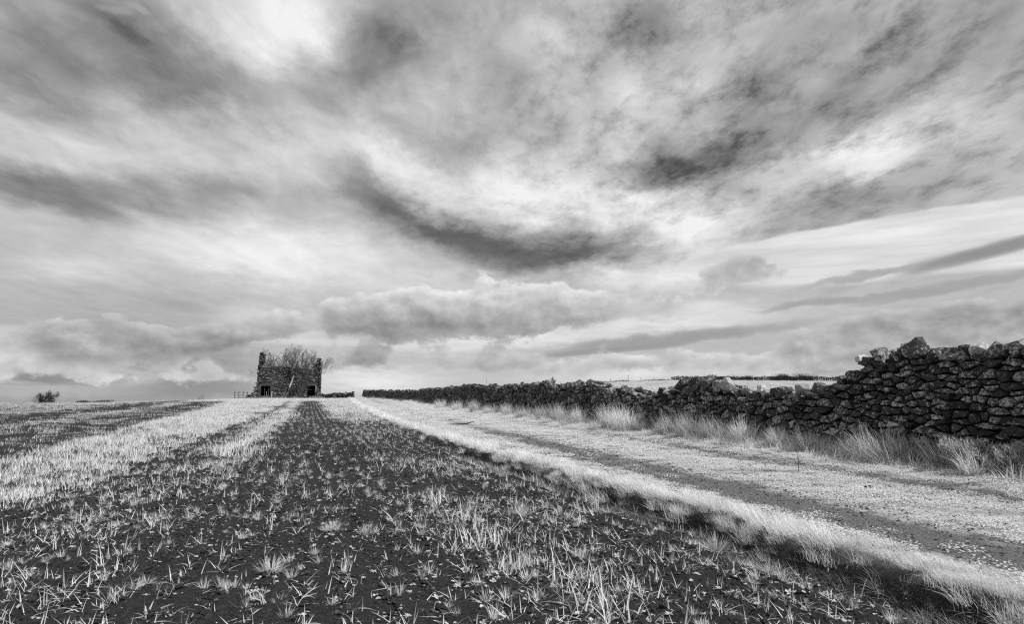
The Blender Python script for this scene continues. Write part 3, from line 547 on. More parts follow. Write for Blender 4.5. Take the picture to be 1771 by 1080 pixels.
def build_ground():
    us = [-60, -30, -12, -6, -3, -1.5, -.5]
    u = 0.2
    while u < 4200:
        us.append(u); u += max(.07, .017 * u) if u < 150 else .12 * u
    vs = [-3500, -1800, -900, -500, -300, -200, -140, -100, -75, -58, -46, -38, -32, -27, -23, -20, -17.5, -15.5, -14, -12.6, -11.4, -10.3, -9.3, -8.4, -7.6, -6.9, -6.2]
    v = -5.6
    while v < .9: vs.append(v); v += .14
    while v < 4.6: vs.append(v); v += .045
    while v < 11: vs.append(v); v += .2
    while v < 3600: vs.append(v); v += max(.4, .12 * (v - 9))
    U, V = np.meshgrid(np.array(us), np.array(vs), indexing='ij')
    X, Y = uv2xy(U, V)
    Z = land(U, V)
    nv = len(vs)
    verts = np.stack([X.ravel(), Y.ravel(), Z.ravel()], 1)
    i = np.arange(len(us) - 1)[:, None] * nv + np.arange(nv - 1)[None, :]
    f = np.stack([i, i + nv, i + nv + 1, i + 1], -1).reshape(-1, 4)[:, ::-1]
    me = bpy.data.meshes.new('ground')
    me.vertices.add(len(verts)); me.vertices.foreach_set('co', verts.ravel().astype(np.float32))
    me.loops.add(f.size); me.loops.foreach_set('vertex_index', f.ravel().astype(np.int32))
    me.polygons.add(len(f)); me.polygons.foreach_set('loop_start', np.arange(0, f.size, 4, dtype=np.int32))
    me.polygons.foreach_set('use_smooth', np.ones(len(f), bool))
    me.update(); me.validate()
    # which kind of soil lies where: 0 field soil, 1 track, with the verge and pasture in a second layer
    d = V - bank_v(U)
    tr = sstep(d, .0, .25)
    pas = sstep(V - wall_v(U), .5, 1.2)
    rut = (1.15 * np.exp(-((V - 4.75) / .44) ** 4) + 1.1 * np.exp(-((V - 7.55) / .38) ** 2)) * (d > .3)
    ro = V + .045 * U
    for nm, a in (('track', tr), ('pasture', pas), ('rut', rut * (1 - .75 * sstep(U, 14, 42))), ('row', ro)):
        at = me.attributes.new(nm, 'FLOAT', 'POINT'); at.data.foreach_set('value', a.ravel().astype(np.float32))
    m, nt, out = mat_base('ground_surface')
    L = nt.links.new
    geo = nnode(nt, 'ShaderNodeNewGeometry')
    def nz(s, det=7.0, r=.65, sc=None):
        n = nnode(nt, 'ShaderNodeTexNoise', Scale=s, Detail=det, Roughness=r)
        L(geo.outputs['Position'], n.inputs['Vector']); return n.outputs[0]
    def mrange(v, a, b, c, d_):
        n = nnode(nt, 'ShaderNodeMapRange'); L(v, n.inputs[0])
        for k_, x_ in zip((1, 2, 3, 4), (a, b, c, d_)): n.inputs[k_].default_value = x_
        return n.outputs[0]
    def mixf(f_, a, b):
        n = nnode(nt, 'ShaderNodeMix', data_type='FLOAT'); L(f_, n.inputs[0])
        for k_, x_ in ((2, a), (3, b)):
            if isinstance(x_, float): n.inputs[k_].default_value = x_
            else: L(x_, n.inputs[k_])
        return n.outputs[0]
    def attr(nm):
        n = nnode(nt, 'ShaderNodeAttribute'); n.attribute_name = nm; return n.outputs['Fac']
    soil = mrange(nz(22.0, 9.0, .75), .3, .7, .008, .050)
    bits = mrange(nz(95.0, 3.0), .60, .68, .0, .9)                      # bits of straw and stone on the soil
    soil = mixf(bits, soil, .13)
    grav = mrange(nz(55.0, 4.0, .8), .32, .68, .04, .25)
    patch = nz(1.3, 6.0, .7)
    mossm = mrange(patch, .36, .52, 0.0, .9)
    rutn = nnode(nt, 'ShaderNodeMath', operation='SUBTRACT', use_clamp=True); L(mossm, rutn.inputs[0]); L(attr('rut'), rutn.inputs[1])
    moss = mrange(nz(38.0, 5.0, .7), .3, .7, .26, .74)
    trk = mixf(rutn.outputs[0], grav, moss)
    past = mrange(nz(.22, 9.0, .8), .3, .7, .16, .52)
    base = mixf(attr('track'), soil, trk)
    base = mixf(attr('pasture'), base, past)
    b = nnode(nt, 'ShaderNodeBsdfPrincipled', Roughness=1.0); b.inputs['Specular IOR Level'].default_value = .1
    L(base, b.inputs['Base Color'])
    hn = nnode(nt, 'ShaderNodeMath', operation='MULTIPLY_ADD'); L(nz(45.0, 5.0, .7), hn.inputs[0]); hn.inputs[1].default_value = .4; L(nz(9.0), hn.inputs[2])
    bp = nnode(nt, 'ShaderNodeBump', Strength=1.0, Distance=.06); L(hn.outputs[0], bp.inputs['Height']); L(bp.outputs[0], b.inputs['Normal'])
    L(b.outputs[0], out.inputs[0])
    me.materials.append(m)
    o = bpy.data.objects.new('ground', me)
    link(o); tag(o, kind='structure', label='ploughed field, stony track and pasture in one sheet')
    return o

build_ground()

# ------------------------------------------------------------------ stones
def clip_half(poly, px, pz, nx, nz_):
    """keep the part of poly on the side (p - (px,pz)) . n <= 0"""
    out = []
    m = len(poly)
    for i in range(m):
        a, b = poly[i], poly[(i + 1) % m]
        da = (a[0] - px) * nx + (a[1] - pz) * nz_; db = (b[0] - px) * nx + (b[1] - pz) * nz_
        if da <= 0: out.append(a)
        if (da < 0 < db) or (db < 0 < da):
            t = da / (da - db); out.append((a[0] + (b[0] - a[0]) * t, a[1] + (b[1] - a[1]) * t))
    return out

def rubble_cells(s0, s1, z0f, topf, mean_l, mean_h, rng, asp=1.9, zmax=2.6):
    """random rubble laid roughly in courses: list of polygons (s, z)"""
    seeds = []
    z = -.12
    while z < zmax:
        h = mean_h * rng.uniform(.6, 1.6)
        s = s0 - .6 + rng.uniform(0, mean_l)
        while s < s1 + .6:
            l = mean_l * rng.choice((.42, .6, .8, 1.0, 1.3, 1.7, 2.2)) * rng.uniform(.85, 1.15)
            wob = .05 * math.sin(s * .9 + z * 2) + .04 * math.sin(s * 2.3 + 1)
            seeds.append((s + l / 2, z + h / 2 + wob + rng.uniform(-.42, .42) * h))
            s += l
        z += h
    pts = np.array(seeds)
    sc = pts * np.array([1, asp])
    out = []
    tops = np.array([topf(p[0]) for p in seeds]); bots = np.array([z0f(p[0]) for p in seeds])
    for i, (ps, pz) in enumerate(seeds):
        if ps < s0 or ps > s1 or pz > tops[i] or pz < bots[i] - .1: continue
        near_ = np.nonzero((np.abs(sc[:, 0] - ps) < mean_l * 3) & (np.abs(pts[:, 1] - pz) < mean_h * 4.5))[0]
        d2 = ((sc[near_] - sc[i]) ** 2).sum(1)
        idx = near_[np.argsort(d2)[1:22]]
        R_ = mean_l * 1.3
        poly = [(ps - R_, pz - R_ / asp), (ps + R_, pz - R_ / asp), (ps + R_, pz + R_ / asp), (ps - R_, pz + R_ / asp)]
        for j in idx:
            dx, dz = sc[j] - sc[i]
            # bisector in the stretched space
            poly = clip_half(poly, (ps + seeds[j][0]) / 2, (pz + seeds[j][1]) / 2, dx, dz * asp)
            if len(poly) < 3: break
        if len(poly) < 4: continue
        out.append(((ps, pz), poly))
    return out

def stone_geo(poly, rng, gap=.010, depth=.2, proud=(.02, .09)):
    """one stone of a wall face; coordinates (s, outward, z) about its centre"""
    cx = sum(p[0] for p in poly) / len(poly); cz = sum(p[1] for p in poly) / len(poly)
    pts = []
    m = len(poly)
    for i in range(m):
        a, b = poly[i], poly[(i + 1) % m]
        l = math.hypot(b[0] - a[0], b[1] - a[1])
        if l < .025: 
            continue
        pts.append(a)
        if l > .13: 
            t = rng.uniform(.38, .62); pts.append((a[0] + (b[0] - a[0]) * t, a[1] + (b[1] - a[1]) * t))
    if len(pts) < 4: pts = poly
    rot_, shr = rng.gauss(0, .09), rng.uniform(.86, 1.03)
    cr_, sr_ = math.cos(rot_) * shr, math.sin(rot_) * shr
    pts = [(cx + (a - cx) * cr_ - (b - cz) * sr_ + rng.uniform(-.012, .012), cz + (a - cx) * sr_ + (b - cz) * cr_ * rng.uniform(.9, 1.06)) for a, b in pts]
    n = len(pts)
    off = rng.uniform(*proud); base = rng.uniform(-.035, .03)
    tx, tz = rng.uniform(-.18, .18), rng.uniform(-.30, .12)
    verts = []
    for k, (dep, scl) in enumerate(((-depth, .8), (base - .02, 1.0), (base + off * .72, .96), (base + off, .78))):
        for (a, b) in pts:
            dx, dz = a - cx, b - cz
            r = math.hypot(dx, dz) + 1e-6
            g = max(.4, 1 - gap * (1 + rng.uniform(-.5, .9)) / r)
            q = scl * g * (1 + (rng.uniform(-.10, .07) if k >= 2 else rng.uniform(-.04, .01)))
            y = dep + (tx * dx + tz * dz if k >= 2 else 0) + (rng.uniform(-.014, .014) if k >= 2 else 0)
            verts.append((dx * q, y, dz * q))
    verts.append((0, base + off * rng.uniform(.95, 1.15), 0))
    f = []
    for k in range(3):
        for i in range(n):
            j = (i + 1) % n
            f.append((k * n + i, k * n + j, (k + 1) * n + j, (k + 1) * n + i))
    c = len(verts) - 1
    for i in range(n): f.append((3 * n + i, 3 * n + (i + 1) % n, c))
    return (cx, cz), np.array(verts), f

def rock_geo(rx, ry, rz, rng, n=18, boxy=.55):
    """loose angular stone: hull of points on a blocky ellipsoid"""
    bm = bmesh.new()
    for _ in range(n):
        d = Vector((rng.gauss(0, 1), rng.gauss(0, 1), rng.gauss(0, 1))).normalized()
        p = [math.copysign(abs(c) ** boxy, c) * rng.uniform(.82, 1.0) for c in d]
        bm.verts.new((p[0] * rx, p[1] * ry, p[2] * rz))
    r = bmesh.ops.convex_hull(bm, input=list(bm.verts))
    bmesh.ops.delete(bm, geom=list({e for e in r['geom_interior'] if isinstance(e, bmesh.types.BMVert)}), context='VERTS')
    bm.verts.ensure_lookup_table(); bm.verts.index_update()
    v = np.array([tuple(x.co) for x in bm.verts]); f = [[x.index for x in p.verts] for p in bm.faces]
    bm.free()
    return v, f

class Heap:
    """collects many stones into one mesh"""
    def __init__(self): self.v, self.f, self.n = [], [], 0
    def add(self, v, f):
        self.v.append(np.asarray(v, float)); self.f += [tuple(i + self.n for i in q) for q in f]; self.n += len(v)
    def build(self, name, mat, parent=None, loc=(0, 0, 0), smooth=False):
        return mesh_obj(name, np.concatenate(self.v) - np.array(loc), self.f, mat, parent, smooth, loc=(0, 0, 0))

def rotz(v, a):
    c, s = math.cos(a), math.sin(a); v = np.asarray(v)
    return np.stack([v[:, 0] * c - v[:, 1] * s, v[:, 0] * s + v[:, 1] * c, v[:, 2]], 1)
def rotx(v, a):
    c, s = math.cos(a), math.sin(a); v = np.asarray(v)
    return np.stack([v[:, 0], v[:, 1] * c - v[:, 2] * s, v[:, 1] * s + v[:, 2] * c], 1)
def roty(v, a):
    c, s = math.cos(a), math.sin(a); v = np.asarray(v)
    return np.stack([v[:, 0] * c + v[:, 2] * s, v[:, 1], -v[:, 0] * s + v[:, 2] * c], 1)

# top of the wall along the track (u, z)
_TOPU = [2, 7.2, 7.95, 8.45, 8.9, 9.35, 10.1, 10.4, 10.58, 10.7, 11.07, 11.55, 12.1, 13.1, 14.4, 14.9, 15.4, 16.3, 17.0, 17.7, 19.2, 20.1, 21.5, 23.1, 24.3, 27, 30, 34.6, 40, 46, 52, 58, 65, 75, 86, 100, 112, 123, 124.5]
_TOPZ = [1.80, 1.78, 1.80, 1.78, 1.84, 1.88, 1.88, 1.80, 1.70, 1.56, 1.40, 1.20, 1.16, 1.18, 1.20, 1.24, 1.36, 1.46, 1.46, 1.30, 1.12, 1.16, 1.34, 1.32, 1.50, 1.56, 1.55, 1.68, 1.58, 1.72, 1.80, 1.70, 1.72, 1.76, 1.66, 1.66, 1.74, 1.84, 1.80]
_TPU = np.arange(0, 126, .1)
_TPZ = np.interp(_TPU, _TOPU, _TOPZ) + (fbm(_TPU * .8, _TPU * 0 + 2.2, 77, 3) - .5) * (.10 + .34 * sstep(_TPU, 19, 24))
def wall_top(u): return float(np.interp(u, _TPU, _TPZ))
_WBU = np.arange(0, 126, .25); _WBZ = land(_WBU, wall_v(_WBU) - .1)
def wall_bot(u): return float(np.interp(u, _WBU, _WBZ))

def wall_place(u, z, dep):
    """point on the wall face: u along, z up, dep out of the face towards the track"""
    v = float(wall_v(u)) - dep + .07 * (z - .2)
    x, y = uv2xy(u, v)
    return np.array([float(x), float(y), z])

def wall_axes(u):
    a, b = wall_place(u - .3, 0, 0), wall_place(u + .3, 0, 0)
    t = b - a; t /= np.linalg.norm(t)
    n = np.array([-t[1], t[0], 0.0])                     # towards the track
    return t, n

def to_world(v, u):
    t, n = wall_axes(u)
    return v[:, :1] * t + v[:, 1:2] * n + v[:, 2:] * np.array([0, 0, 1.0])

def build_wall(name, label, u0, u1, parts_from, parts_to, mean_l, mean_h, seed, max_parts=300, cope=.34, pale=()):
    rng = random.Random(seed)
    uc = max(u0, 6)
    root = empty(name, tuple(wall_place((uc + u1) / 2, wall_bot((uc + u1) / 2), -.3)))
    tag(root, label, 'stone wall', 'sections of dry stone wall along the track', kind='thing')
    o0 = np.array(root.location)
    rest = Heap()
    nparts = 0
    def emit(v, f, c, u, mat, part):
        nonlocal nparts
        if part and nparts < max_parts:
            mesh_obj('stone', v, f, mat, root, loc=tuple(c - o0)); nparts += 1
        else: rest.add(v + c - o0, f)
    segs = [(u0, u1, mean_l, mean_h)]
    if parts_to < u1: segs = [(u0, parts_to, mean_l, mean_h), (parts_to, u1, mean_l * 1.25, mean_h * 1.25)]
    for (a, b, ml, mh) in segs:
        for (c, poly) in sorted(rubble_cells(a, b, wall_bot, lambda s: wall_top(s) - .10, ml, mh, rng), key=lambda q: q[0][0]):
            (cs, cz), v, f = stone_geo(poly, rng)
            m = M_STONE if rng.random() > .13 else M_MID
            emit(to_world(v, cs), f, wall_place(cs, cz, 0), cs, m, parts_from <= cs <= parts_to)
    # stones along the top, two deep, some on edge
    u = u0
    while u < u1:
        w = cope * rng.uniform(.6, 1.35)
        steep = abs(wall_top(u + .1) - wall_top(u - .1)) > .12
        for k in range(2):
            upright = rng.random() < .35
            rx, ry, rz = (w * .30, .17, .15 * rng.uniform(.8, 1.25)) if upright else (w * .52, .17, .085 * rng.uniform(.8, 1.4))
            v, f = rock_geo(rx, ry, rz, rng)
            v = roty(v, rng.uniform(-.35, .35)); v = rotx(v, rng.uniform(-.2, .2)); v = rotz(v, rng.uniform(-.3, .3))
            uu = u + w / 2 + rng.uniform(-.05, .05)
            c = wall_place(uu, wall_top(uu) - .06 + rz * .35 + (.03 if k else 0), -.10 - .3 * k)
            r = rng.random()
            m = M_STONE if r > .22 else (M_MID if r > .07 else M_PALE)
            emit(to_world(v, uu), f, c, uu, m, parts_from <= uu <= parts_to and k == 0)
        u += w * .95
    for (uu, zz, dep, rx, ry, rz, ty, mat) in pale:
        v, f = rock_geo(rx, ry, rz, rng, n=24, boxy=.58)
        v = roty(v, ty)
        mesh_obj('coping_stone', to_world(v, uu), f, mat, root, loc=tuple(wall_place(uu, zz, dep) - o0))
    if rest.n: tag(rest.build('rubble_stones', M_STONE_FAR if u0 > 15 else M_STONE, root, loc=(0, 0, 0)), kind='stuff')
    # dark hearting inside the wall
    us = np.arange(u0, u1 + .01, .3 if u1 < 40 else .6)
    V, F = [], []
    for i, u in enumerate(us):
        zt, zb = wall_top(u) - .06 + rng.uniform(-.03, .02), wall_bot(u) - .2
        for (dep, z) in ((-.10, zb), (-.10, zt), (-.50, zt), (-.55, zb)): V.append(wall_place(u, z, dep) - o0)
        if i:
            a, b = (i - 1) * 4, i * 4
            for k in range(3): F.append((a + k, a + k + 1, b + k + 1, b + k))
    F.append((0, 1, 2, 3)); n = len(us) * 4; F.append((n - 1, n - 2, n - 3, n - 4))
    mesh_obj('hearting', V, F, M_CORE, root)
    return root

PI = math.pi
build_wall('dry_stone_wall', 'tall dark dry stone wall at the right edge, stepping down at its broken end', 2.2, 10.62, 6.9, 10.62, .275, .105, 3,
    pale=[(9.14, 1.94, .0, .19, .15, .19, .35, M_MID), (9.42, 1.93, -.1, .13, .15, .16, -.3, M_STONE), (7.98, 1.84, .02, .13, .14, .11, .2, M_PALE), (7.72, 1.84, .0, .15, .14, .12, -.3, M_MID),
          (10.42, 1.83, -.02, .12, .12, .08, .1, M_PALE), (10.1, 1.93, -.1, .17, .14, .09, .2, M_MID), (8.55, 1.86, -.1, .18, .14, .07, .0, M_MID), (8.2, 1.88, -.06, .22, .15, .07, -.15, M_STONE),
          (7.45, 1.88, -.1, .20, .15, .09, .3, M_MID)])
build_wall('dry_stone_wall', 'low collapsed stretch of dry stone wall carrying a big pale block on top', 10.62, 18.3, 10.62, 18.3, .30, .112, 4,
    pale=[(14.85, 1.42, .0, .20, .20, .19, .1, M_PALE), (15.8, 1.45, .02, .30, .2, .20, .45, M_MID), (16.3, 1.42, .05, .2, .2, .24, -.2, M_STONE), (15.25, 1.36, .0, .2, .2, .2, .1, M_STONE), (17.2, 1.44, .0, .3, .2, .13, .35, M_STONE),
          (12.15, 1.28, -.05, .18, .15, .12, .1, M_PALE), (11.55, 1.28, -.05, .22, .15, .12, -.3, M_STONE), (12.6, 1.25, .03, .22, .15, .08, 0, M_MID), (13.0, 1.26, -.1, .28, .15, .06, .1, M_MID), (13.55, 1.28, -.05, .12, .12, .12, .1, M_PALE)])
build_wall('dry_stone_wall', 'long dry stone wall running from the middle of the track away towards the ruined house', 18.3, 124.4, 18.3, 26.0, .31, .128, 5, cope=.40)

# ------------------------------------------------------------------ ruined house on the brow
HU, HV, HZ0 = 126.0, -14.6, .30
def hp(x, y, z):
    """house frame: x to the right along its front, y into it, z up"""
    X, Y = uv2xy(HU + y, HV + x)
    return np.array([float(X), float(Y), z])

def boxes(lst):
    V, F = [], []
    for (x0, x1, y0, y1, z0, z1) in lst:
        n = len(V)
        for z in (z0, z1):
            for (x, y) in ((x0, y0), (x1, y0), (x1, y1), (x0, y1)): V.append(hp(x, y, z))
        F += [(n, n + 3, n + 2, n + 1), (n + 4, n + 5, n + 6, n + 7)] + [(n + i, n + (i + 1) % 4, n + 4 + (i + 1) % 4, n + 4 + i) for i in range(4)]
    return V, F

def prism_x(prof, x0, x1):
    """profile in (y, z) pushed from x0 to x1"""
    V = [hp(x0, y, z) for y, z in prof] + [hp(x1, y, z) for y, z in prof]
    n = len(prof)
    F = [tuple(range(n)), tuple(range(2 * n - 1, n - 1, -1))] + [(i, i + n, (i + 1) % n + n, (i + 1) % n) for i in range(n)]
    return V, F

def build_house():
    rng = random.Random(21)
    root = empty('ruined_house', tuple(hp(5.4, 3, .3)))
    tag(root, 'roofless dark stone farmhouse ruin with trees growing out of it', 'house', kind='thing')
    o0 = np.array(root.location)
    W = 10.95
    openings = [(.68, 2.32, .95, 2.72), (8.62, 10.12, .2, 2.84), (8.2, 10.45, 5.86, 6.08)]
    topc = [(0, 6.42), (1.2, 6.38), (3.0, 6.40), (4.3, 6.30), (5.6, 6.18), (7.0, 6.10), (8.2, 6.22), (9.1, 6.25), (9.5, 6.55), (10.0, 7.1), (10.4, 7.55), (10.7, 7.95), (10.95, 7.9)]
    top = lambda s: float(np.interp(s, [p[0] for p in topc], [p[1] for p in topc]))
    def inhole(s, z, m=.0): return any(a - m < s < b + m and c - m < z < d + m for a, b, c, d in openings)
    def wall(name, core, stones):
        V, F = core
        w = mesh_obj(name, np.array(V) - o0, F, M_LINTEL if False else M_CORE, root)
        if stones.n: tag(stones.build('rubble_facing', M_HOUSE, w, loc=tuple(o0)), kind='stuff')
        return w
    # front: core in columns round the openings
    xs = sorted({0, W, 9.7, 10.3, *[v for o in openings for v in o[:2]]})
    xs = sorted(set(list(xs) + [1.2, 3, 4.3, 5.6, 7.0]))
    core = []
    for a, b in zip(xs[:-1], xs[1:]):
        mid = (a + b) / 2
        cuts = sorted((c, d) for (l, r, c, d) in openings if l <= mid <= r)
        z = 0.0; zt = min(top(a), top(b)) - .12
        for c, d in cuts:
            core.append((a, b, .10, .6, z, c)); z = d
        core.append((a, b, .10, .6, z, zt))
    hp_front = Heap()
    for (c, poly) in rubble_cells(0, W, lambda s: .1, top, .46, .20, rng, zmax=8.6):
        (cs, cz), v, f = stone_geo(poly, rng, gap=.014, depth=.2, proud=(.02, .10))
        if inhole(cs, cz, .09): continue
        P = np.array([hp(cs, .0, cz)]) + v[:, :1] * np.append(NV, 0) - v[:, 1:2] * np.append(TV, 0) + v[:, 2:] * np.array([0, 0, 1.0])
        hp_front.add(P, f)
    wall('front_wall', boxes(core), hp_front)
    # left gable with the stump of its chimney
    def gable(name, x0, x1, prof):
        g = Heap()
        V, F = prism_x(prof, x0, x1)
        zt = lambda y: float(np.interp(y, [p[0] for p in prof[1:-1]], [p[1] for p in prof[1:-1]]))
        for side, xx in ((-1, x0), (1, x1)):
            for (c, poly) in rubble_cells(.1, 6.0, lambda s: .1, zt, .55, .24, rng, zmax=9.4):
                (cs, cz), v, f = stone_geo(poly, rng, gap=.014, depth=.2)
                P = np.array([hp(xx, cs, cz)]) + v[:, :1] * np.append(TV, 0) + v[:, 1:2] * np.append(NV * side, 0) + v[:, 2:] * np.array([0, 0, 1.0])
                g.add(P, f if side > 0 else [q[::-1] for q in f])
        return wall(name, (V, F), g)
    gable('gable_wall', .08, .6, [(.1, 0), (.1, 6.3), (.9, 6.5), (2.2, 6.9), (3.4, 6.6), (4.4, 6.2), (6.1, 5.6), (6.1, 0)])
    gable('gable_wall', W - .6, W - .08, [(.1, 0), (.1, 7.6), (.8, 7.8), (1.6, 7.2), (3.0, 6.6), (4.6, 6.0), (6.1, 5.4), (6.1, 0)])
    # chimney stump: courses of stones narrowing upwards
    ch = Heap()
    z = 6.35
    while z < 8.75:
        h = rng.uniform(.16, .28)
        k = (z - 6.35) / 2.4
        xa, xb = .02 + .22 * k ** 1.6, 1.15 - .02 * k
        if k > .9: xb -= .25
        for row in range(3):
            x = xa + rng.uniform(-.06, .05)
            while x < xb - .12:
                l = min(rng.uniform(.28, .6), xb - x)
                v, f = rock_geo(l * .52, .30, h * .56, rng, n=16, boxy=.4)
                v = rotz(v, rng.uniform(-.12, .12))
                ch.add(np.array([hp(x + l / 2, .35 + row * .5, z + h / 2)]) + v[:, :1] * np.append(NV, 0) + v[:, 1:2] * np.append(TV, 0) + v[:, 2:] * np.array([0, 0, 1.0]), f)
                x += l
        z += h * .92
    tag(ch.build('chimney_stump', M_HOUSE, root, loc=tuple(o0)), kind='stuff')
    V, F = boxes([(.6, W - .6, 5.5, 6.0, 0, 5.2)])
    mesh_obj('back_wall', np.array(V) - o0, F, M_HOUSE, root)
    V, F = boxes([(.6, W - .6, .61, 5.49, 3.15, 3.3)])
    mesh_obj('loft_floor', np.array(V) - o0, F, M_WOOD, root)
    # dressed stones round the openings
    for nm, mt, b in (('window_lintel', M_LINTEL, (.35, 2.65, -.07, .4, 2.72, 3.10)), ('window_sill', M_LINTEL, (.5, 2.5, -.10, .4, .78, .95)),
                      ('window_jamb', M_LINTEL, (.48, .70, -.05, .4, .95, 2.72)), ('window_jamb', M_LINTEL, (2.30, 2.54, -.05, .4, .95, 2.72)),
                      ('door_lintel', M_LINTEL, (7.9, 10.5, -.07, .4, 2.92, 3.16)), ('door_head', M_JAMB, (8.5, 10.25, -.04, .4, 2.82, 2.92)), ('door_jamb', M_JAMB, (10.09, 10.28, -.06, .4, .2, 2.82)),
                      ('door_jamb', M_LINTEL, (8.36, 8.66, -.06, .4, .2, 2.82)), ('wall_plate', M_LINTEL, (8.0, 10.5, -.05, .3, 6.08, 6.2)),
                      ('window_bar', M_WOOD, (1.30, 1.37, .25, .32, .95, 2.7)), ('window_bar', M_PWOOD, (1.62, 1.68, .45, .5, 1.0, 1.75)), ('window_bar', M_WOOD, (1.95, 2.02, .25, .32, .95, 2.7))):
        V, F = boxes([b])
        mesh_obj(nm, np.array(V) - o0, F, mt, root)
    # rubble and a low stub of wall at the corner
    st = empty('broken_wall_stub', tuple(hp(-.9, -.6, .2)))
    tag(st, 'heap of tumbled wall stones at the left corner of the ruined house', 'stone heap', kind='thing')
    so = np.array(st.location); hpile = Heap()
    for i in range(150):
        x = rng.uniform(-1.7, 1.3); y = rng.uniform(-1.2, .0)
        hmax = .35 + 1.9 * math.exp(-((x + .15) / .42) ** 2) + .5 * math.exp(-((x + 1.2) / .4) ** 2)
        z = .3 + rng.random() * hmax
        v, f = rock_geo(rng.uniform(.15, .34), .2, rng.uniform(.08, .17), rng, n=12, boxy=.45)
        hpile.add(rotz(roty(v, rng.uniform(-.3, .3)), rng.uniform(0, 3)) + hp(x, y, z) - so, f)
    tag(mesh_obj('tumbled_stones', np.concatenate(hpile.v), hpile.f, M_HOUSE, st), kind='stuff')
build_house()

# ------------------------------------------------------------------ bare trees and bushes
_REF = Vector((.31, .95, .05))
def tube(V, F, pts, rads, sides):
    n0 = len(V)
    pts = [Vector(p) for p in pts]
    cs = [(math.cos(2 * math.pi * k / sides), math.sin(2 * math.pi * k / sides)) for k in range(sides)]
    m = len(pts)
    for i in range(m):
        d = (pts[min(i + 1, m - 1)] - pts[max(i - 1, 0)]).normalized()
        a = d.cross(_REF).normalized(); b = d.cross(a)
        p, r = pts[i], rads[i]
        for c, s_ in cs: V.append(tuple(p + a * (c * r) + b * (s_ * r)))
    for i in range(m - 1):
        for k in range(sides):
            k2 = (k + 1) % sides
            F.append((n0 + i * sides + k, n0 + i * sides + k2, n0 + (i + 1) * sides + k2, n0 + (i + 1) * sides + k))

M_PTWIG = mat_plain('pale_twigs', .2, .34, 3.0)
def make_tree(name, label, cat, base, height, seed, lean=(0, 0), spread=.75, fork=.35, thick=.16, levels=4, kids=(7, 6, 6, 4), bark=None, twig=None, up=.5, twig_r=.02, sub=None):
    rng = random.Random(seed)
    root = empty(name, tuple(base))
    tag(root, label, cat, kind='thing')
    TVt, TFt, CV, CF = [], [], [], []
    def branch(p, d, length, r, lev):
        npt = 6 if lev == 0 else (5 if lev == 1 else 4)
        pts, rads = [p], [r]
        q = p.copy(); dd = d.copy()
        for i in range(npt - 1):
            dd = (dd + Vector((rng.gauss(0, .16) + lean[0] * .1, rng.gauss(0, .16) + lean[1] * .1, rng.gauss(0, .10) + up * .12 * (lev > 0)))).normalized()
            q = q + dd * length / (npt - 1)
            pts.append(q); rads.append(max(twig_r * .6, r * (1 - .62 * (i + 1) / (npt - 1))))
        if lev == 0: tube(TVt, TFt, pts, rads, 7)
        else: tube(CV, CF, pts, rads, 5 if lev == 1 else 3)
        if lev >= levels: return
        nk = kids[min(lev, len(kids) - 1)]
        for k in range(nk):
            t = fork + (1 - fork) * (k + rng.random()) / nk if lev == 0 else .2 + .8 * (k + rng.random()) / nk
            i = min(int(t * (npt - 1)), npt - 2); ft = t * (npt - 1) - i
            bp = pts[i] * (1 - ft) + pts[i + 1] * ft
            ax = (pts[i + 1] - pts[i]).normalized()
            az_ = rng.uniform(0, 2 * math.pi) if lev else k * 2.4 + rng.uniform(-.5, .5)
            side = ax.cross(Vector((math.cos(az_), math.sin(az_), .3))).normalized()
            nd = (ax * (1 - spread * .5) + side * (spread * rng.uniform(.7, 1.1)) + Vector((0, 0, up * .45))).normalized()
            ln = length * (rng.uniform(.42, .66) if lev else rng.uniform(.5, .72)) * (1 - .35 * (t - .3) * (lev > 0))
            branch(bp, nd, ln, max(twig_r, rads[i] * rng.uniform(.45, .62)), lev + 1)
    d0 = Vector((lean[0], lean[1], 1.0)).normalized()
    branch(Vector((0, 0, 0)), d0, height * .62, thick, 0)
    CVa = np.array(CV); top = CVa[:, 2].max()
    k = height / top
    mesh_obj('trunk', np.array(TVt) * k, TFt, bark or M_BARK, root)
    mesh_obj('branches', CVa * k, CF, twig or M_TWIG, root)
    return root

def uvp(u, v, z=None):
    x, y = uv2xy(u, v); x, y = float(x), float(y)
    return np.array([x, y, gz(x, y) - .05 if z is None else z])

make_tree('bare_tree', 'leafless tree behind the left end of the ruin, nearest the chimney stump', 'tree', uvp(133.6, -12.5), 9.9, 1, lean=(-.05, 0), thick=.17, fork=.35, kids=(9, 6, 5, 3), spread=1.0, twig_r=.024)
make_tree('bare_tree', 'tallest leafless tree, spreading above the middle of the ruin', 'tree', uvp(134.2, -10.9), 10.4, 2, thick=.24, fork=.35, kids=(8, 6, 5, 3), spread=.8, twig_r=.025, up=.7)
make_tree('bare_tree', 'leafless pale-trunked tree growing in front of the ruin wall, left of the doorway', 'tree', uvp(124.9, -9.6), 10.3, 13, lean=(.33, 0), thick=.20, fork=.5, kids=(9, 6, 5, 3), spread=.8, twig_r=.024, up=.7)
make_tree('bare_tree', 'wind-bent leafless tree leaning out past the right gable of the ruin', 'tree', uvp(133.0, -6.5), 9.5, 6, lean=(.24, 0), thick=.15, fork=.45, spread=.75, kids=(9, 6, 6, 4))
make_tree('bare_shrub', 'pale twiggy shrub against the ruin wall beside the pale-trunked tree', 'shrub', uvp(125.0, -7.4), 6.4, 8, bark=M_TWIG, thick=.03, fork=.1, kids=(8, 6, 5, 4), spread=.55, lean=(.1, 0))
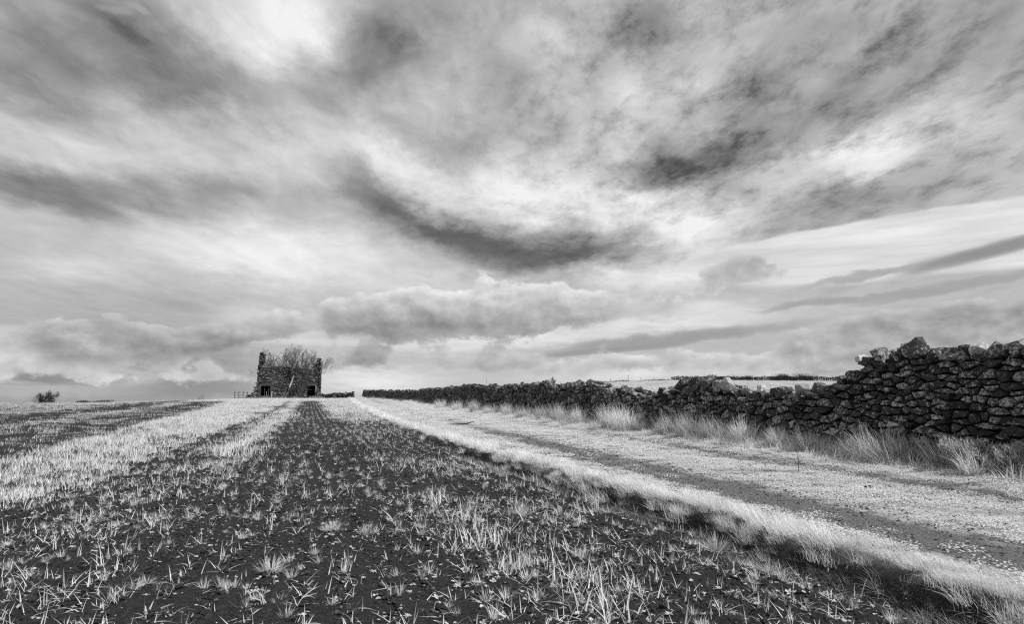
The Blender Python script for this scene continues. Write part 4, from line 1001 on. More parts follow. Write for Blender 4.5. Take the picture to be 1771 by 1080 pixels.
make_tree('bare_shrub', 'low brambles under the pale-trunked tree at the foot of the ruin', 'shrub', uvp(124.4, -8.6), 2.2, 9, thick=.04, fork=.05, kids=(12, 7, 5, 4), spread=1.1, twig=M_DTWIG)
make_tree('windswept_bush', 'dark windswept bush alone on the left horizon of the field', 'bush', np.array([-74.9, 106.2, gz(-74.9, 106.2) - .1]), 2.35, 10, lean=(.55, 0), thick=.07, fork=.05, kids=(15, 6, 5, 4), spread=1.35, twig=M_DTWIG, bark=M_DTWIG, up=.3, twig_r=.014)
make_tree('windswept_bush', 'lower dark bush growing into the left side of the windswept bush', 'bush', np.array([-75.7, 105.4, gz(-75.7, 105.4) - .1]), 1.85, 12, lean=(.5, 0), thick=.07, fork=.05, kids=(13, 6, 5, 4), spread=1.35, twig=M_DTWIG, bark=M_DTWIG, up=.3, twig_r=.014)
make_tree('far_bush', 'faint small bush on the horizon between the dark bush and the fence', 'bush', np.array([-62.0, 131.2, gz(-62.0, 131.2) - .1]), 1.9, 11, lean=(.3, 0), thick=.02, fork=.05, kids=(9, 5, 4, 3), spread=1.4, twig=M_PTWIG, bark=M_PTWIG, twig_r=.01)
make_tree('far_bush', 'bare bush showing above the middle of the long stone wall', 'bush', np.array([3.9, 60.5, gz(3.9, 60.5)]), 2.75, 14, thick=.06, fork=.1, kids=(9, 6, 6, 4), spread=.9, twig=M_DTWIG)

def hedge(name, label, p0, p1, h, seed, n, mat=None):
    rng = random.Random(seed)
    V, F = [], []
    p0, p1 = np.array([*p0[:2], 0.0]), np.array([*p1[:2], 0.0])
    tt = np.linspace(0, 1, 12); gg = ground(p0[0] * (1 - tt) + p1[0] * tt, p0[1] * (1 - tt) + p1[1] * tt)
    for i in range(n):
        t = rng.random(); b = p0 * (1 - t) + p1 * t
        b = b + np.array([0, rng.uniform(-.5, .5), 0]); b[2] = float(np.interp(t, tt, gg)) - .05
        hh = h * (.45 + .9 * float(vnoise(np.array([t * 9.0]), np.array([seed * 1.0]))[0])) * rng.uniform(.7, 1.1)
        for s in range(5):
            d = np.array([rng.gauss(0, .45), rng.gauss(0, .3), 1.0])
            tube(V, F, [b, b + d * hh * .5, b + d * hh + np.array([rng.gauss(0, .1), 0, 0])], [.03, .02, .012], 3)
    o0 = np.array([*(p0[:2] + p1[:2]) / 2, gz(*(p0[:2] + p1[:2]) / 2)])
    o = mesh_obj(name, np.array(V) - o0, F, mat or M_DTWIG, None, loc=tuple(o0))
    tag(o, label, 'hedge', kind='thing')
    return o
hedge('low_hedge', 'thin dark line of hedge on the horizon right of the windswept bush', (-74, 112), (-69.5, 114.5), .55, 3, 160)

# ------------------------------------------------------------------ fence beside the house
def bar(p, q, r, sides=4):
    V, F = [], []
    tube(V, F, [np.array(p, float), np.array(q, float)], [r, r * .92], sides)
    n = len(V)
    F.append(tuple(range(n - sides, n))); F.append(tuple(range(sides - 1, -1, -1)))
    return V, F
def part_bar(name, p, q, r, mat, root, sides=4):
    V, F = bar(p, q, r, sides); o0 = np.array(root.location)
    return mesh_obj(name, np.array(V) - o0, F, mat, root)
def build_fence():
    b = uvp(123.5, -16.9)
    root = empty('wooden_fence', tuple(b))
    tag(root, 'short weathered post and rail fence left of the ruined house', 'fence', kind='thing')
    vs = (-17.9, -17.2, -16.5, -15.8)
    for i, v in enumerate(vs):
        p = uvp(123.5, v); part_bar('post', p, p + np.array([0, 0, 1.55 - .12 * (i % 2)]), .075, M_WOOD, root)
    for h in (.35, .75, 1.25):
        part_bar('rail', uvp(123.42, -17.9) + np.array([0, 0, h]), uvp(123.42, -15.8) + np.array([0, 0, h - .05]), .035, M_WOOD, root)
    p = uvp(121.5, -11.6)
    o = mesh_obj('pale_post', *[np.array(bar(p, p + np.array([.02, 0, 1.35]), .09, 6)[0]) - p, bar(p, p + np.array([.02, 0, 1.35]), .09, 6)[1]], M_PWOOD, loc=tuple(p))
    tag(o, 'single pale upright post in front of the ruined house near its window', 'post', kind='thing')
build_fence()

# ------------------------------------------------------------------ far wall, posts and hedges on the right-hand brow, wall behind the house
M_DARKWALL = mat_stone('far_dark_stone', .02, .05, .07, .03, scale=2.0, bump=.3)
def far_wall(name, label, path, h, seed, dens=.38, mat=None):
    rng = random.Random(seed)
    root = empty(name, (path[0][0], path[0][1], gz(*path[0])))
    tag(root, label, 'stone wall', kind='thing')
    o0 = np.array(root.location); hp_ = Heap()
    for (a, b) in zip(path[:-1], path[1:]):
        a, b = np.array(a, float), np.array(b, float); l = np.linalg.norm(b - a); t = (b - a) / l
        s = 0.0
        while s < l:
            w = rng.uniform(.35, .8)
            p = a + t * (s + w / 2); g = gz(*p)
            hh = h * (.9 + .2 * float(vnoise(np.array([s * .35]), np.array([seed * 3.1]))[0]) + rng.uniform(-.05, .08))
            z = -.1
            while z < hh:
                rz = rng.uniform(.14, .26)
                v, f = rock_geo(w * .56, .3, rz * .6, rng, n=11, boxy=.45)
                v = rotz(v, math.atan2(t[1], t[0]) + rng.uniform(-.1, .1))
                hp_.add(v + np.array([p[0], p[1], g + z + rz / 2]) - o0, f); z += rz
            s += w * .9
    tag(mesh_obj('rubble_stones', np.concatenate(hp_.v), hp_.f, mat or M_STONE_FAR, root), kind='stuff')
    return root
far_wall('field_wall', 'far dark field wall along the right-hand brow behind the low wall', [(47, 194), (70, 190), (95, 180), (125, 165)], 1.3, 31, mat=M_DARKWALL)
far_wall('field_wall', 'low far stone wall on the skyline between the ruined house and the track wall', [(-34.5, 144), (-41, 150), (-54, 163)], 1.35, 33)
hedge('brow_scrub', 'dark scrub along the brow left of the far field wall', (26, 191), (47, 194), .55, 5, 260)
hedge('skyline_hedge', 'rounded dark hedge rising above the far field wall', (76, 192), (86, 188), 1.9, 6, 260)
hedge('skyline_hedge', 'small dark hedge above the far wall close to the tall broken wall end', (92, 186), (99, 182), 2.0, 7, 160)
hedge('skyline_hedge', 'long low hedge on the far wall just right of the big pale block', (58, 196), (70, 192), 1.75, 8, 220)
for (x, y, h, lb) in ((24.0, 190, 1.1, 'leftmost short fence post on the right-hand brow'), (28.5, 190.5, 1.2, 'second fence post from the left on the right-hand brow'),
                      (33.7, 190.5, 2.0, 'tallest fence post on the right-hand brow'), (37.5, 191, 1.2, 'fence post just right of the tallest one on the brow'), (41.5, 192, 1.1, 'fence post on the brow where the far wall begins'),
                      (64, 190, 2.0, 'thin post standing up against the far field wall')):
    g = gz(x, y); V, F = bar((0, 0, -.1), (.03, 0, h), .07, 5)
    tag(mesh_obj('fence_post', V, F, M_WOOD, loc=(x, y, g)), lb, 'post', 'posts along the right-hand brow', kind='thing')
x, y = -3.6, 89.9
g = gz(x, y); V, F = bar((0, 0, 0), (.1, 0, 3.0), .02, 4)
tag(mesh_obj('thin_rod', V, F, M_WOOD, loc=(x, y, g)), 'thin rod sticking up behind the long stone wall', 'post', kind='thing')

# ------------------------------------------------------------------ plants
def blade_mesh(blades, seg=3):
    """blades: (x, y, z, azimuth, lean, length, width, curl) -> verts, faces"""
    V, F = [], []
    for (x, y, z, az, lean, ln, wd, curl) in blades:
        n0 = len(V)
        ca, sa_ = math.cos(az), math.sin(az)
        px, pz, th = 0.0, 0.0, lean
        tw = R.uniform(-.9, .9)
        for i in range(seg + 1):
            w = wd * (1.0 if i == 0 else (1 - (i / seg) ** 1.6)) * .5
            if i < seg:
                sx, sy = -sa_ * math.cos(tw) + ca * math.sin(tw) * .6, ca * math.cos(tw) + sa_ * math.sin(tw) * .6
                V.append((x + ca * px - sx * w, y + sa_ * px - sy * w, z + pz)); V.append((x + ca * px + sx * w, y + sa_ * px + sy * w, z + pz))
            else: V.append((x + ca * px, y + sa_ * px, z + pz))
            px += math.sin(th) * ln / seg; pz += math.cos(th) * ln / seg; th += curl / seg
        for i in range(seg - 1): a = n0 + 2 * i; F.append((a, a + 1, a + 3, a + 2))
        a = n0 + 2 * (seg - 1); F.append((a, a + 1, a + 2))
    return V, F

def source(name, V, F, mat):
    me = bpy.data.meshes.new(name)
    me.from_pydata([tuple(v) for v in V], [], F); me.update(); me.materials.append(mat)
    return bpy.data.objects.new(name, me)

def seedling(n, ln, wd, lean=(.1, .7), curl=(-.1, .9)):
    az0 = R.uniform(0, 6.28); out = []
    for i in range(n):
        out.append((R.gauss(0, .008), R.gauss(0, .008), -.01, az0 + R.gauss(0, 1.1) + (math.pi if i % 3 == 2 else 0), R.uniform(*lean), ln * R.uniform(.55, 1.15), wd * R.uniform(.7, 1.2), R.uniform(*curl)))
    return blade_mesh(out)
def clump(n, rad, ln, wd, lean=(.0, .5), curl=(.1, .9), az=None, seg=3):
    out = []
    for i in range(n):
        r = rad * math.sqrt(R.random()); a = R.uniform(0, 6.28)
        out.append((r * math.cos(a), r * math.sin(a), -.015, R.uniform(0, 6.28) if az is None else R.gauss(0, az), R.uniform(*lean), ln * R.uniform(.5, 1.15), wd * R.uniform(.6, 1.2), R.uniform(*curl)))
    return blade_mesh(out, seg)
def tuft(n, ln, wd, lean=(.1, 1.2), curl=(.0, .7), rad=.03, seg=3):
    out = []
    for i in range(n):
        a = R.uniform(0, 6.28); r = rad * R.random()
        out.append((r * math.cos(a), r * math.sin(a), -.01, a + R.gauss(0, .3), R.uniform(*lean), ln * R.uniform(.5, 1.1), wd, R.uniform(*curl)))
    return blade_mesh(out, seg)
def leaf(V, F, x, y, z, az, el, ln, wd):
    n0 = len(V); ca, sa_ = math.cos(az), math.sin(az); ce, se_ = math.cos(el), math.sin(el)
    for (t, w) in ((0, .12), (.35, .42), (.7, .5), (1.0, .0)):
        cz = z + se_ * ln * t - .25 * ln * t * t
        for s in ((-1, 1) if w else (0,)):
            V.append((x + ca * ce * ln * t - sa_ * s * w * wd, y + sa_ * ce * ln * t + ca * s * w * wd, cz + abs(s) * .08 * wd))
    F += [(n0, n0 + 1, n0 + 3, n0 + 2), (n0 + 2, n0 + 3, n0 + 5, n0 + 4), (n0 + 4, n0 + 5, n0 + 6)]
def rosette(n, ln, wd):
    V, F = [], []
    for i in range(n):
        leaf(V, F, 0, 0, .002, i * 2.4 + R.uniform(-.4, .4), R.uniform(.15, .9), ln * R.uniform(.6, 1.1), wd * R.uniform(.7, 1.1))
    return V, F
def carpet(n, rad, size, h):
    V, F = [], []
    for i in range(n):
        r = rad * math.sqrt(R.random()); a = R.uniform(0, 6.28)
        leaf(V, F, r * math.cos(a), r * math.sin(a), R.uniform(0, h), R.uniform(0, 6.28), R.uniform(-.1, .7), size * R.uniform(.6, 1.2), size * .8)
    return V, F

def scatter(name, sources, X, Y, rot, scl, label, cat, tilt=0.0, dz=0.0, parent=None):
    """one object: plants or pebbles standing on the ground at the given points"""
    n = len(X)
    Z = ground(X, Y) + dz
    me = bpy.data.meshes.new(name)
    me.vertices.add(n)
    me.vertices.foreach_set('co', np.stack([X, Y, Z], 1).astype(np.float32).ravel())
    e = np.stack([NR.normal(0, tilt + 1e-6, n), NR.normal(0, tilt + 1e-6, n), rot], 1)
    a = me.attributes.new('rot', 'FLOAT_VECTOR', 'POINT'); a.data.foreach_set('vector', e.astype(np.float32).ravel())
    a = me.attributes.new('scl', 'FLOAT', 'POINT'); a.data.foreach_set('value', np.asarray(scl, np.float32))
    a = me.attributes.new('vid', 'INT', 'POINT'); a.data.foreach_set('value', NR.integers(0, len(sources), n).astype(np.int32))
    o = bpy.data.objects.new(name, me); link(o)
    col = bpy.data.collections.new(name + '_kinds')
    for s in sources: col.objects.link(s)
    ng = bpy.data.node_groups.new(name + '_scatter', 'GeometryNodeTree')
    ng.interface.new_socket('Geometry', in_out='INPUT', socket_type='NodeSocketGeometry')
    ng.interface.new_socket('Geometry', in_out='OUTPUT', socket_type='NodeSocketGeometry')
    N, L = ng.nodes.new, ng.links.new
    gi, go = N('NodeGroupInput'), N('NodeGroupOutput')
    ci = N('GeometryNodeCollectionInfo'); ci.inputs['Collection'].default_value = col
    ci.inputs['Separate Children'].default_value = True; ci.inputs['Reset Children'].default_value = True
    ip = N('GeometryNodeInstanceOnPoints'); ip.inputs['Pick Instance'].default_value = True
    def at(nm, t):
        k = N('GeometryNodeInputNamedAttribute'); k.data_type = t; k.inputs['Name'].default_value = nm; return k.outputs['Attribute']
    er = N('FunctionNodeEulerToRotation')
    L(gi.outputs[0], ip.inputs['Points']); L(ci.outputs[0], ip.inputs['Instance'])
    L(at('vid', 'INT'), ip.inputs['Instance Index']); L(at('rot', 'FLOAT_VECTOR'), er.inputs[0]); L(er.outputs[0], ip.inputs['Rotation'])
    L(at('scl', 'FLOAT'), ip.inputs['Scale']); L(ip.outputs[0], go.inputs[0])
    md = o.modifiers.new('scatter', 'NODES'); md.node_group = ng
    tag(o, label, cat, kind='stuff')
    return o

def area_points(u0, u1, v0, v1, dens, mask=None):
    """random points in a stretch of land, kept where the mask (0..1) and the field of view allow"""
    n = int((u1 - u0) * (v1 - v0) * dens)
    u = NR.uniform(u0, u1, n); v = NR.uniform(v0, v1, n)
    x, y = uv2xy(u, v)
    keep = (np.abs(np.arctan2(x, np.maximum(y, 1e-3))) < math.radians(47)) & (y > .3) & (np.hypot(x, y) > 2.2)
    if mask is not None: keep &= NR.random(n) < mask(u, v)
    return u[keep], v[keep]

def gather(*sets):
    u = np.concatenate([s[0] for s in sets]); v = np.concatenate([s[1] for s in sets]); s_ = np.concatenate([np.full(len(s[0]), s[2]) if np.isscalar(s[2]) else s[2] for s in sets])
    x, y = uv2xy(u, v)
    return x, y, s_

b_low = lambda u: -3.2 - .045 * (u - 6)
b_up = lambda u: -6.4 - .105 * (u - 15)
bumpf = lambda x, c, s: np.exp(-((x - c) / s) ** 2)

DENSE = [(-.55, 6.6, .55, 1.1), (-.35, 6.0, .5, 1.0), (.55, 4.6, .55, 1.0), (.9, 5.0, .5, .7), (1.9, 5.3, .35, .6), (-.1, 5.2, .4, .5)]
def crop_mask(u, v):
    ro = v + .045 * u
    d = v - bank_v(u)
    m = .27 + .80 * bumpf(ro, 2.15, .75) + .85 * bumpf(ro, -1.75, .55) + .30 * bumpf(ro, -2.4, .5)
    m = m + .25 * bumpf(d, -.45, .3)
    x, y = uv2xy(u, v)
    pt = fbm(x * 1.7, y * 1.7, 41, 3)
    m = m * np.clip((pt - .36) * 5.2, .08, 2.2)
    for (cx_, cy_, rr, am) in DENSE: m = m + am * np.exp(-((x - cx_) ** 2 + (y - cy_) ** 2) / rr ** 2)
    row = (.5 + .5 * np.cos(ro / .30 * 2 * math.pi)) ** 2.5
    m = m * np.where(u > 22, .06 + 1.5 * row, np.where(u > 9, .12 + 1.3 * row, .2 + 1.1 * row))
    m = m * (1 - sstep(u + 14 * fbm(u * .4, v * 1.1, 43, 3), 100, 122))
    return np.clip(m, 0, 1) * (d < -.12) * (v > b_low(u) - .6)

# crop sown in rows over the near field
S = []
for i in range(7): S.append(source('seedling_%d' % i, *seedling(2 + i % 4, .10 + .025 * (i % 3), .0085, lean=(.1, 1.1), curl=(-.2, 1.1)), M_CROP))
for i in range(5): S.append(source('seedling_bent_%d' % i, *seedling(5, .15, .008, lean=(.7, 1.45), curl=(.1, 1.2)), M_CROP))
a = area_points(1.5, 14, -4, 4, 190, crop_mask); b = area_points(14, 45, -6, 3.5, 75, crop_mask); c = area_points(45, 122, -9, 2.5, 60, crop_mask)
X, Y, s = gather((*a, 1.0), (*b, 1.0), (*c, 1.05))
scatter('crop_seedlings', S, X, Y, NR.uniform(0, 6.28, len(X)), s * NR.uniform(.55, 1.25, len(X)), 'pale cereal seedlings scattered in rows over the dark soil', 'crop', tilt=.12)

# fine grass tufts and broad-leaved weeds among them
S = [source('fine_tuft_%d' % i, *tuft(46, .10, .0042), M_CROP) for i in range(3)]
wm = lambda u, v: np.clip(fbm(*[k * 1.1 for k in uv2xy(u, v)], 51, 3) * 2.2 - .75, .04, 1) * (v - bank_v(u) < -.1) * (v > b_low(u) - .2)
a = area_points(1.5, 14, -4, 4, 13, wm); b = area_points(14, 40, -5, 3.5, 5, wm)
X, Y, s = gather((*a, 1.0), (*b, 1.2))
scatter('fine_grass', S, X, Y, NR.uniform(0, 6.28, len(X)), s * NR.uniform(.5, 1.15, len(X)), 'small tufts of fine grass between the seedlings', 'grass', tilt=.1)
S = [source('rosette_%d' % i, *rosette(6 + i * 3, .018 + .006 * i, .012), M_WEED) for i in range(4)]
a = area_points(1.5, 12, -4, 4, 40, lambda u, v: np.clip(.25 + wm(u, v), 0, 1) * (v - bank_v(u) < -.08)); b = area_points(12, 26, -4, 3.5, 22, wm)
X, Y, s = gather((*a, 1.0), (*b, 1.2))
scatter('weed_rosettes', S, X, Y, NR.uniform(0, 6.28, len(X)), s * NR.uniform(.35, 1.25, len(X)) ** 1.2, 'small broad-leaved weeds dotted over the soil', 'weeds', tilt=.15)

# dense pale swathe left of the furrows
def band_mask(u, v):
    w = .35 * (fbm(u * .6, v * .6, 61, 3) - .5)
    m = sstep(v + w, b_up(u) - .5, b_up(u) + .35) * (1 - sstep(v + w, b_low(u) - .55, b_low(u) + .25))
    ro = v + .045 * u + w * .6
    m = np.maximum(m, .75 * bumpf(ro, -1.65, .5) * sstep(u, 9, 20))           # a second pale streak nearer the rows
    m = np.maximum(m, .85 * sstep(ro, 1.2, 2.2) * (v - bank_v(u) < -.15) * sstep(u, 26, 55))
    x, y = uv2xy(u, v)
    return m * np.clip(.55 + 1.2 * (fbm(x * .7, y * .7, 63, 3) - .35), .25, 1)
S = [source('band_clump_%d' % i, *clump(20, .13, .17, .0085, lean=(.05, .75), curl=(.0, .9)), M_GRASS) for i in range(5)]
a = area_points(2.5, 14, -9, -1.0, 44, band_mask); b = area_points(14, 36, -11, 2.6, 24, band_mask)
X, Y, s = gather((*a, .95), (*b, 1.2))
scatter('pale_grass_swathe', S, X, Y, NR.uniform(0, 6.28, len(X)), s * NR.uniform(.6, 1.2, len(X)), 'dense pale swathe of young cereal left of the furrows', 'crop', tilt=.08)
S = [source('far_clump_%d' % i, *clump(46, .45, .19, .014, lean=(.05, .75), seg=2), M_GRASS) for i in range(4)]
b = area_points(34, 120, -22, 2.4, 5.5, band_mask)
hm = lambda u, v: sstep(u, 92, 108) * (1 - sstep(v - bank_v(u), -.6, -.1)) * sstep(v, -22, -17)
c = area_points(95, 125, -22, 2, 4.0, hm)
X, Y, s = gather((*b, 1.1), (*c, 1.1))
scatter('far_pale_grass', S, X, Y, NR.uniform(0, 6.28, len(X)), s * NR.uniform(.6, 1.2, len(X)), 'pale grass swathe running on to the foot of the ruined house', 'grass', tilt=.08)

# the open field to the left, in lighter and darker strips
def left_mask(u, v):
    w = v + .105 * (u - 15) + 1.2 * (fbm(u * .12, v * .12, 71, 3) - .5)
    m = .16 + .62 * bumpf(w, -11.6, 1.1) + .16 * bumpf(w, -8.6, .35) + .45 * sstep(-w, 15.5, 19) * (.4 + fbm(u * .06, v * .25, 73, 3) * .8) - .1 * bumpf(w, -14, 2)
    x, y = uv2xy(u, v)
    m = m * np.clip(.25 + 1.9 * (fbm(x * .5, y * .5, 75, 3) - .25), .1, 1.3)
    return np.clip(m, 0, 1) * (v < b_up(u) + .2)
S = [source('left_clump_%d' % i, *clump(26, .32, .13, .012, lean=(.1, .9), seg=2), M_CROP) for i in range(4)]
a = area_points(6, 26, -28, -5.5, 22, left_mask); b = area_points(26, 60, -62, -6, 9.0, left_mask); c = area_points(60, 124, -125, -8, 3.6, left_mask)
X, Y, s = gather((*a, .9), (*b, 1.15), (*c, 1.7))
scatter('left_field_crop', S, X, Y, NR.uniform(0, 6.28, len(X)), s * NR.uniform(.55, 1.2, len(X)), 'thin crop in pale and dark strips over the left field', 'crop', tilt=.08)

# long combed grass on the bank between field and track
S = [source('bank_clump_%d' % i, *clump(120, .12, .17, .0036, lean=(.1, 1.0), curl=(.3, 1.3), az=.7), M_GRASS) for i in range(5)]
lean_dir = math.atan2(-NV[1], -NV[0])
bk = lambda lo, hi, soft: (lambda u, v: sstep(v - bank_v(u), lo - soft, lo + soft) * (1 - sstep(v - bank_v(u), hi - soft, hi + soft)))
a = area_points(1.5, 13, 2.4, 5.2, 95, lambda u, v: bk(.0, .40, .08)(u, v) * np.clip((fbm(u * 2.2, v * 2.2, 97, 3) - .18) * 4, .45, 1)); b = area_points(13, 40, 1.5, 4.0, 26, bk(.05, .5, .12))
c = area_points(40, 118, .8, 3.0, 9, bk(.0, .7, .15))
X, Y, s = gather((*a, 1.0), (*b, 1.35), (*c, 1.9))
scatter('bank_grass', S, X, Y, lean_dir + NR.normal(0, .6, len(X)), s * (.45 + 1.0 * fbm(X * 1.6, Y * 1.6, 99, 3)) * NR.uniform(.6, 1.25, len(X)), 'bright combed grass on the bank between field and track', 'grass', tilt=.1)
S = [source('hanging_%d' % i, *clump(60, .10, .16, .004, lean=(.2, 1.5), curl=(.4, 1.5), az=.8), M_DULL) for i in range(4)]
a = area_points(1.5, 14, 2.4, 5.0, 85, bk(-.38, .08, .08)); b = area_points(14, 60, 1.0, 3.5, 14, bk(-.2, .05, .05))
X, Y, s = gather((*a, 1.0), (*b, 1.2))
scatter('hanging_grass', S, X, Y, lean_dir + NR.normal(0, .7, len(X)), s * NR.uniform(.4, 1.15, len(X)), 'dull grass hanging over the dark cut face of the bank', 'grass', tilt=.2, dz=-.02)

# track: clover and moss carpets, gravel in the ruts
def moss_mask(u, v):
    d = v - bank_v(u)
    rut = 1.2 * np.exp(-((v - 4.75) / .52) ** 4) + 1.05 * bumpf(v, 7.55, .40)
    x, y = uv2xy(u, v)
    p = fbm(x * 1.5, y * 1.5, 81, 4)
    fade = 1 - .8 * sstep(u, 13, 34)
    return np.clip((p - .33) * 6, 0, 1) * np.clip(1 - 1.0 * rut * fade, .05, 1) * (d > .45) * (v < 9.5)
S = [source('clover_%d' % i, *carpet(60, .13, .019, .035), M_MOSS) for i in range(5)]
a = area_points(1.5, 12, 3.5, 9.6, 75, moss_mask); b = area_points(12, 30, 2.5, 9.6, 30, moss_mask); c = area_points(30, 75, 2, 9.6, 7, moss_mask)
X, Y, s = gather((*a, 1.0), (*b, 1.5), (*c, 2.6))
scatter('track_clover', S, X, Y, NR.uniform(0, 6.28, len(X)), s * NR.uniform(.6, 1.2, len(X)), 'low pale clover and moss carpeting the middle of the track', 'ground cover', tilt=.05)
rs = random.Random(5)
S = [source('pebble_%d' % i, *(lambda g: (g[0], g[1]))(rock_geo(.013, .011, .007, rs, n=11, boxy=.7)), M_PEB) for i in range(5)]
pm = lambda u, v: np.clip(.25 + .75 * (bumpf(v, 4.75, .6) + bumpf(v, 7.7, .5)), 0, 1) * (v - bank_v(u) > .35) * (v < 9.3)
a = area_points(1.5, 9, 3.5, 9.4, 420, pm); b = area_points(9, 20, 2.8, 9.4, 110, pm)
X, Y, s = gather((*a, .8), (*b, 1.4))
scatter('track_gravel', S, X, Y, NR.uniform(0, 6.28, len(X)), s * NR.uniform(.4, 1.6, len(X)) ** 1.5, 'loose gravel in the wheel ruts of the track', 'gravel', tilt=.3, dz=.002)
S = [source('clod_%d' % i, *rock_geo(.018, .015, .010, rs, n=12, boxy=.8), M_CLOD) for i in range(6)]
S += [source('straw_%d' % i, *blade_mesh([(0, 0, .004, 0, 1.5, .06, .004, .05)]), M_CROP) for i in range(1)]
S += [source('flint_%d' % i, *rock_geo(.012, .010, .007, rs, n=11, boxy=.8), M_MID) for i in range(2)]
a = area_points(1.5, 9, -5, 4, 520, lambda u, v: (v - bank_v(u) < 0) * 1.0); b = area_points(9, 20, -6, 3.5, 130, lambda u, v: (v - bank_v(u) < 0) * 1.0)
X, Y, s = gather((*a, 1.15), (*b, 1.6))
scatter('soil_crumbs', S, X, Y, NR.uniform(0, 6.28, len(X)), s * NR.uniform(.35, 1.4, len(X)) ** 1.6, 'crumbs of dark soil with bits of straw and stone', 'soil', tilt=.3, dz=.001)

# verge along the wall foot
S = [source('verge_%d' % i, *clump(70, .15, .15, .0045, lean=(.1, 1.0), curl=(.2, 1.1)), M_GRASS) for i in range(4)]
vm = lambda u, v: sstep(v - wall_v(u), -1.9, -.9) * (1 - sstep(v - wall_v(u), -.1, .05)) * np.clip((fbm(u * .8, v * .8, 91, 3) - .3) * 4, .08, 1)
a = area_points(2, 16, 7.2, 9.6, 16, vm); b = area_points(16, 45, 7.2, 9.7, 9, vm); c = area_points(45, 122, 2.5, 9.7, 3, vm)
X, Y, s = gather((*a, 1.0), (*b, 1.3), (*c, 2.2))
scatter('verge_grass', S, X, Y, NR.uniform(0, 6.28, len(X)), s * NR.uniform(.5, 1.2, len(X)), 'short verge grass along the foot of the walls', 'grass', tilt=.1)
S = [source('rough_%d' % i, *clump(60, .4, .62, .012, lean=(.05, .7), curl=(.1, .9), seg=3), M_DULL) for i in range(4)]
hv = lambda u, v: np.clip((fbm(u * .5, v * .5, 93, 3) - .28) * 4, .1, 1)
a = area_points(123.0, 125.6, -17.5, -3.0, 4.5, hv)
c = area_points(60, 123, 2.4, 9.6, 1.6, lambda u, v: sstep(v - wall_v(u), -.9, -.5) * (v - wall_v(u) < 0) * hv(u, v))
X, Y, s = gather((*a, 1.0), (*c, .9))
scatter('rough_grass', S, X, Y, NR.uniform(0, 6.28, len(X)), s * NR.uniform(.5, 1.3, len(X)), 'rough dull grass at the foot of the ruin and the far wall', 'grass', tilt=.12)

S = [source('ragged_%d' % i, *clump(46, .16, .30, .0065, lean=(.05, .9), curl=(.1, 1.1)), M_TUSS) for i in range(4)]
rm = lambda u, v: sstep(v - wall_v(u), -1.15, -.75) * (1 - sstep(v - wall_v(u), -.1, .05)) * np.clip((fbm(u * .7, v * .7, 95, 3) - .3) * 4, .12, 1)
a = area_points(2, 20, 8.0, 9.6, 22, rm); b = area_points(20, 60, 8.0, 9.7, 11, rm)
X, Y, s = gather((*a, 1.0), (*b, 1.25))
scatter('ragged_verge', S, X, Y, NR.uniform(0, 6.28, len(X)), s * NR.uniform(.45, 1.25, len(X)), 'ragged low tufts filling the verge between the tussocks', 'grass', tilt=.15)

S = [source('pasture_clump_%d' % i, *clump(60, 1.1, .32, .03, lean=(.1, .9), seg=2), M_CROP) for i in range(3)]
a = area_points(50, 215, 30, 175, .5, lambda u, v: np.clip((fbm(u * .05, v * .12, 111, 3) - .34) * 5, .03, 1))
X, Y, s = gather((*a, 1.0))
scatter('pasture_grass', S, X, Y, NR.uniform(0, 6.28, len(X)), s * NR.uniform(.5, 1.3, len(X)), 'rough grass over the pale pasture beyond the wall', 'grass', tilt=.08)

# single tussocks and bushes at the wall foot, each a thing of its own
def tussock_mesh(n, ln, wd, lean, rad, mat, name):
    out = []
    for i in range(n):
        a_ = R.uniform(0, 6.28); r = rad * math.sqrt(R.random())
        # wind has combed them: most lean to +x of the source
        az = a_ + R.gauss(0, .5) if R.random() < .45 else R.gauss(0, .6)
        out.append((r * math.cos(a_), r * math.sin(a_) * .8, -.03, az, R.uniform(.0, lean), ln * R.uniform(.45, 1.12), wd * R.uniform(.7, 1.2), R.uniform(.1, 1.0)))
    V, F = blade_mesh(out, 4)
    me = bpy.data.meshes.new(name); me.from_pydata(V, [], F); me.update(); me.materials.append(mat)
    return me
TUS = [tussock_mesh(520, .62, .0085, .75, .24, M_TUSS, 'grass_tussock') for _ in range(3)]
WID = [tussock_mesh(620, .54, .0085, 1.05, .36, M_TUSS, 'grass_tussock') for _ in range(2)]
FAN = [tussock_mesh(200, .38, .009, 1.35, .10, M_GRASS, 'grass_tussock')]
DRK = [tussock_mesh(480, .45, .0085, 1.1, .34, M_DULL, 'grass_tussock')]
G_T = 'grass tussocks along the wall foot'
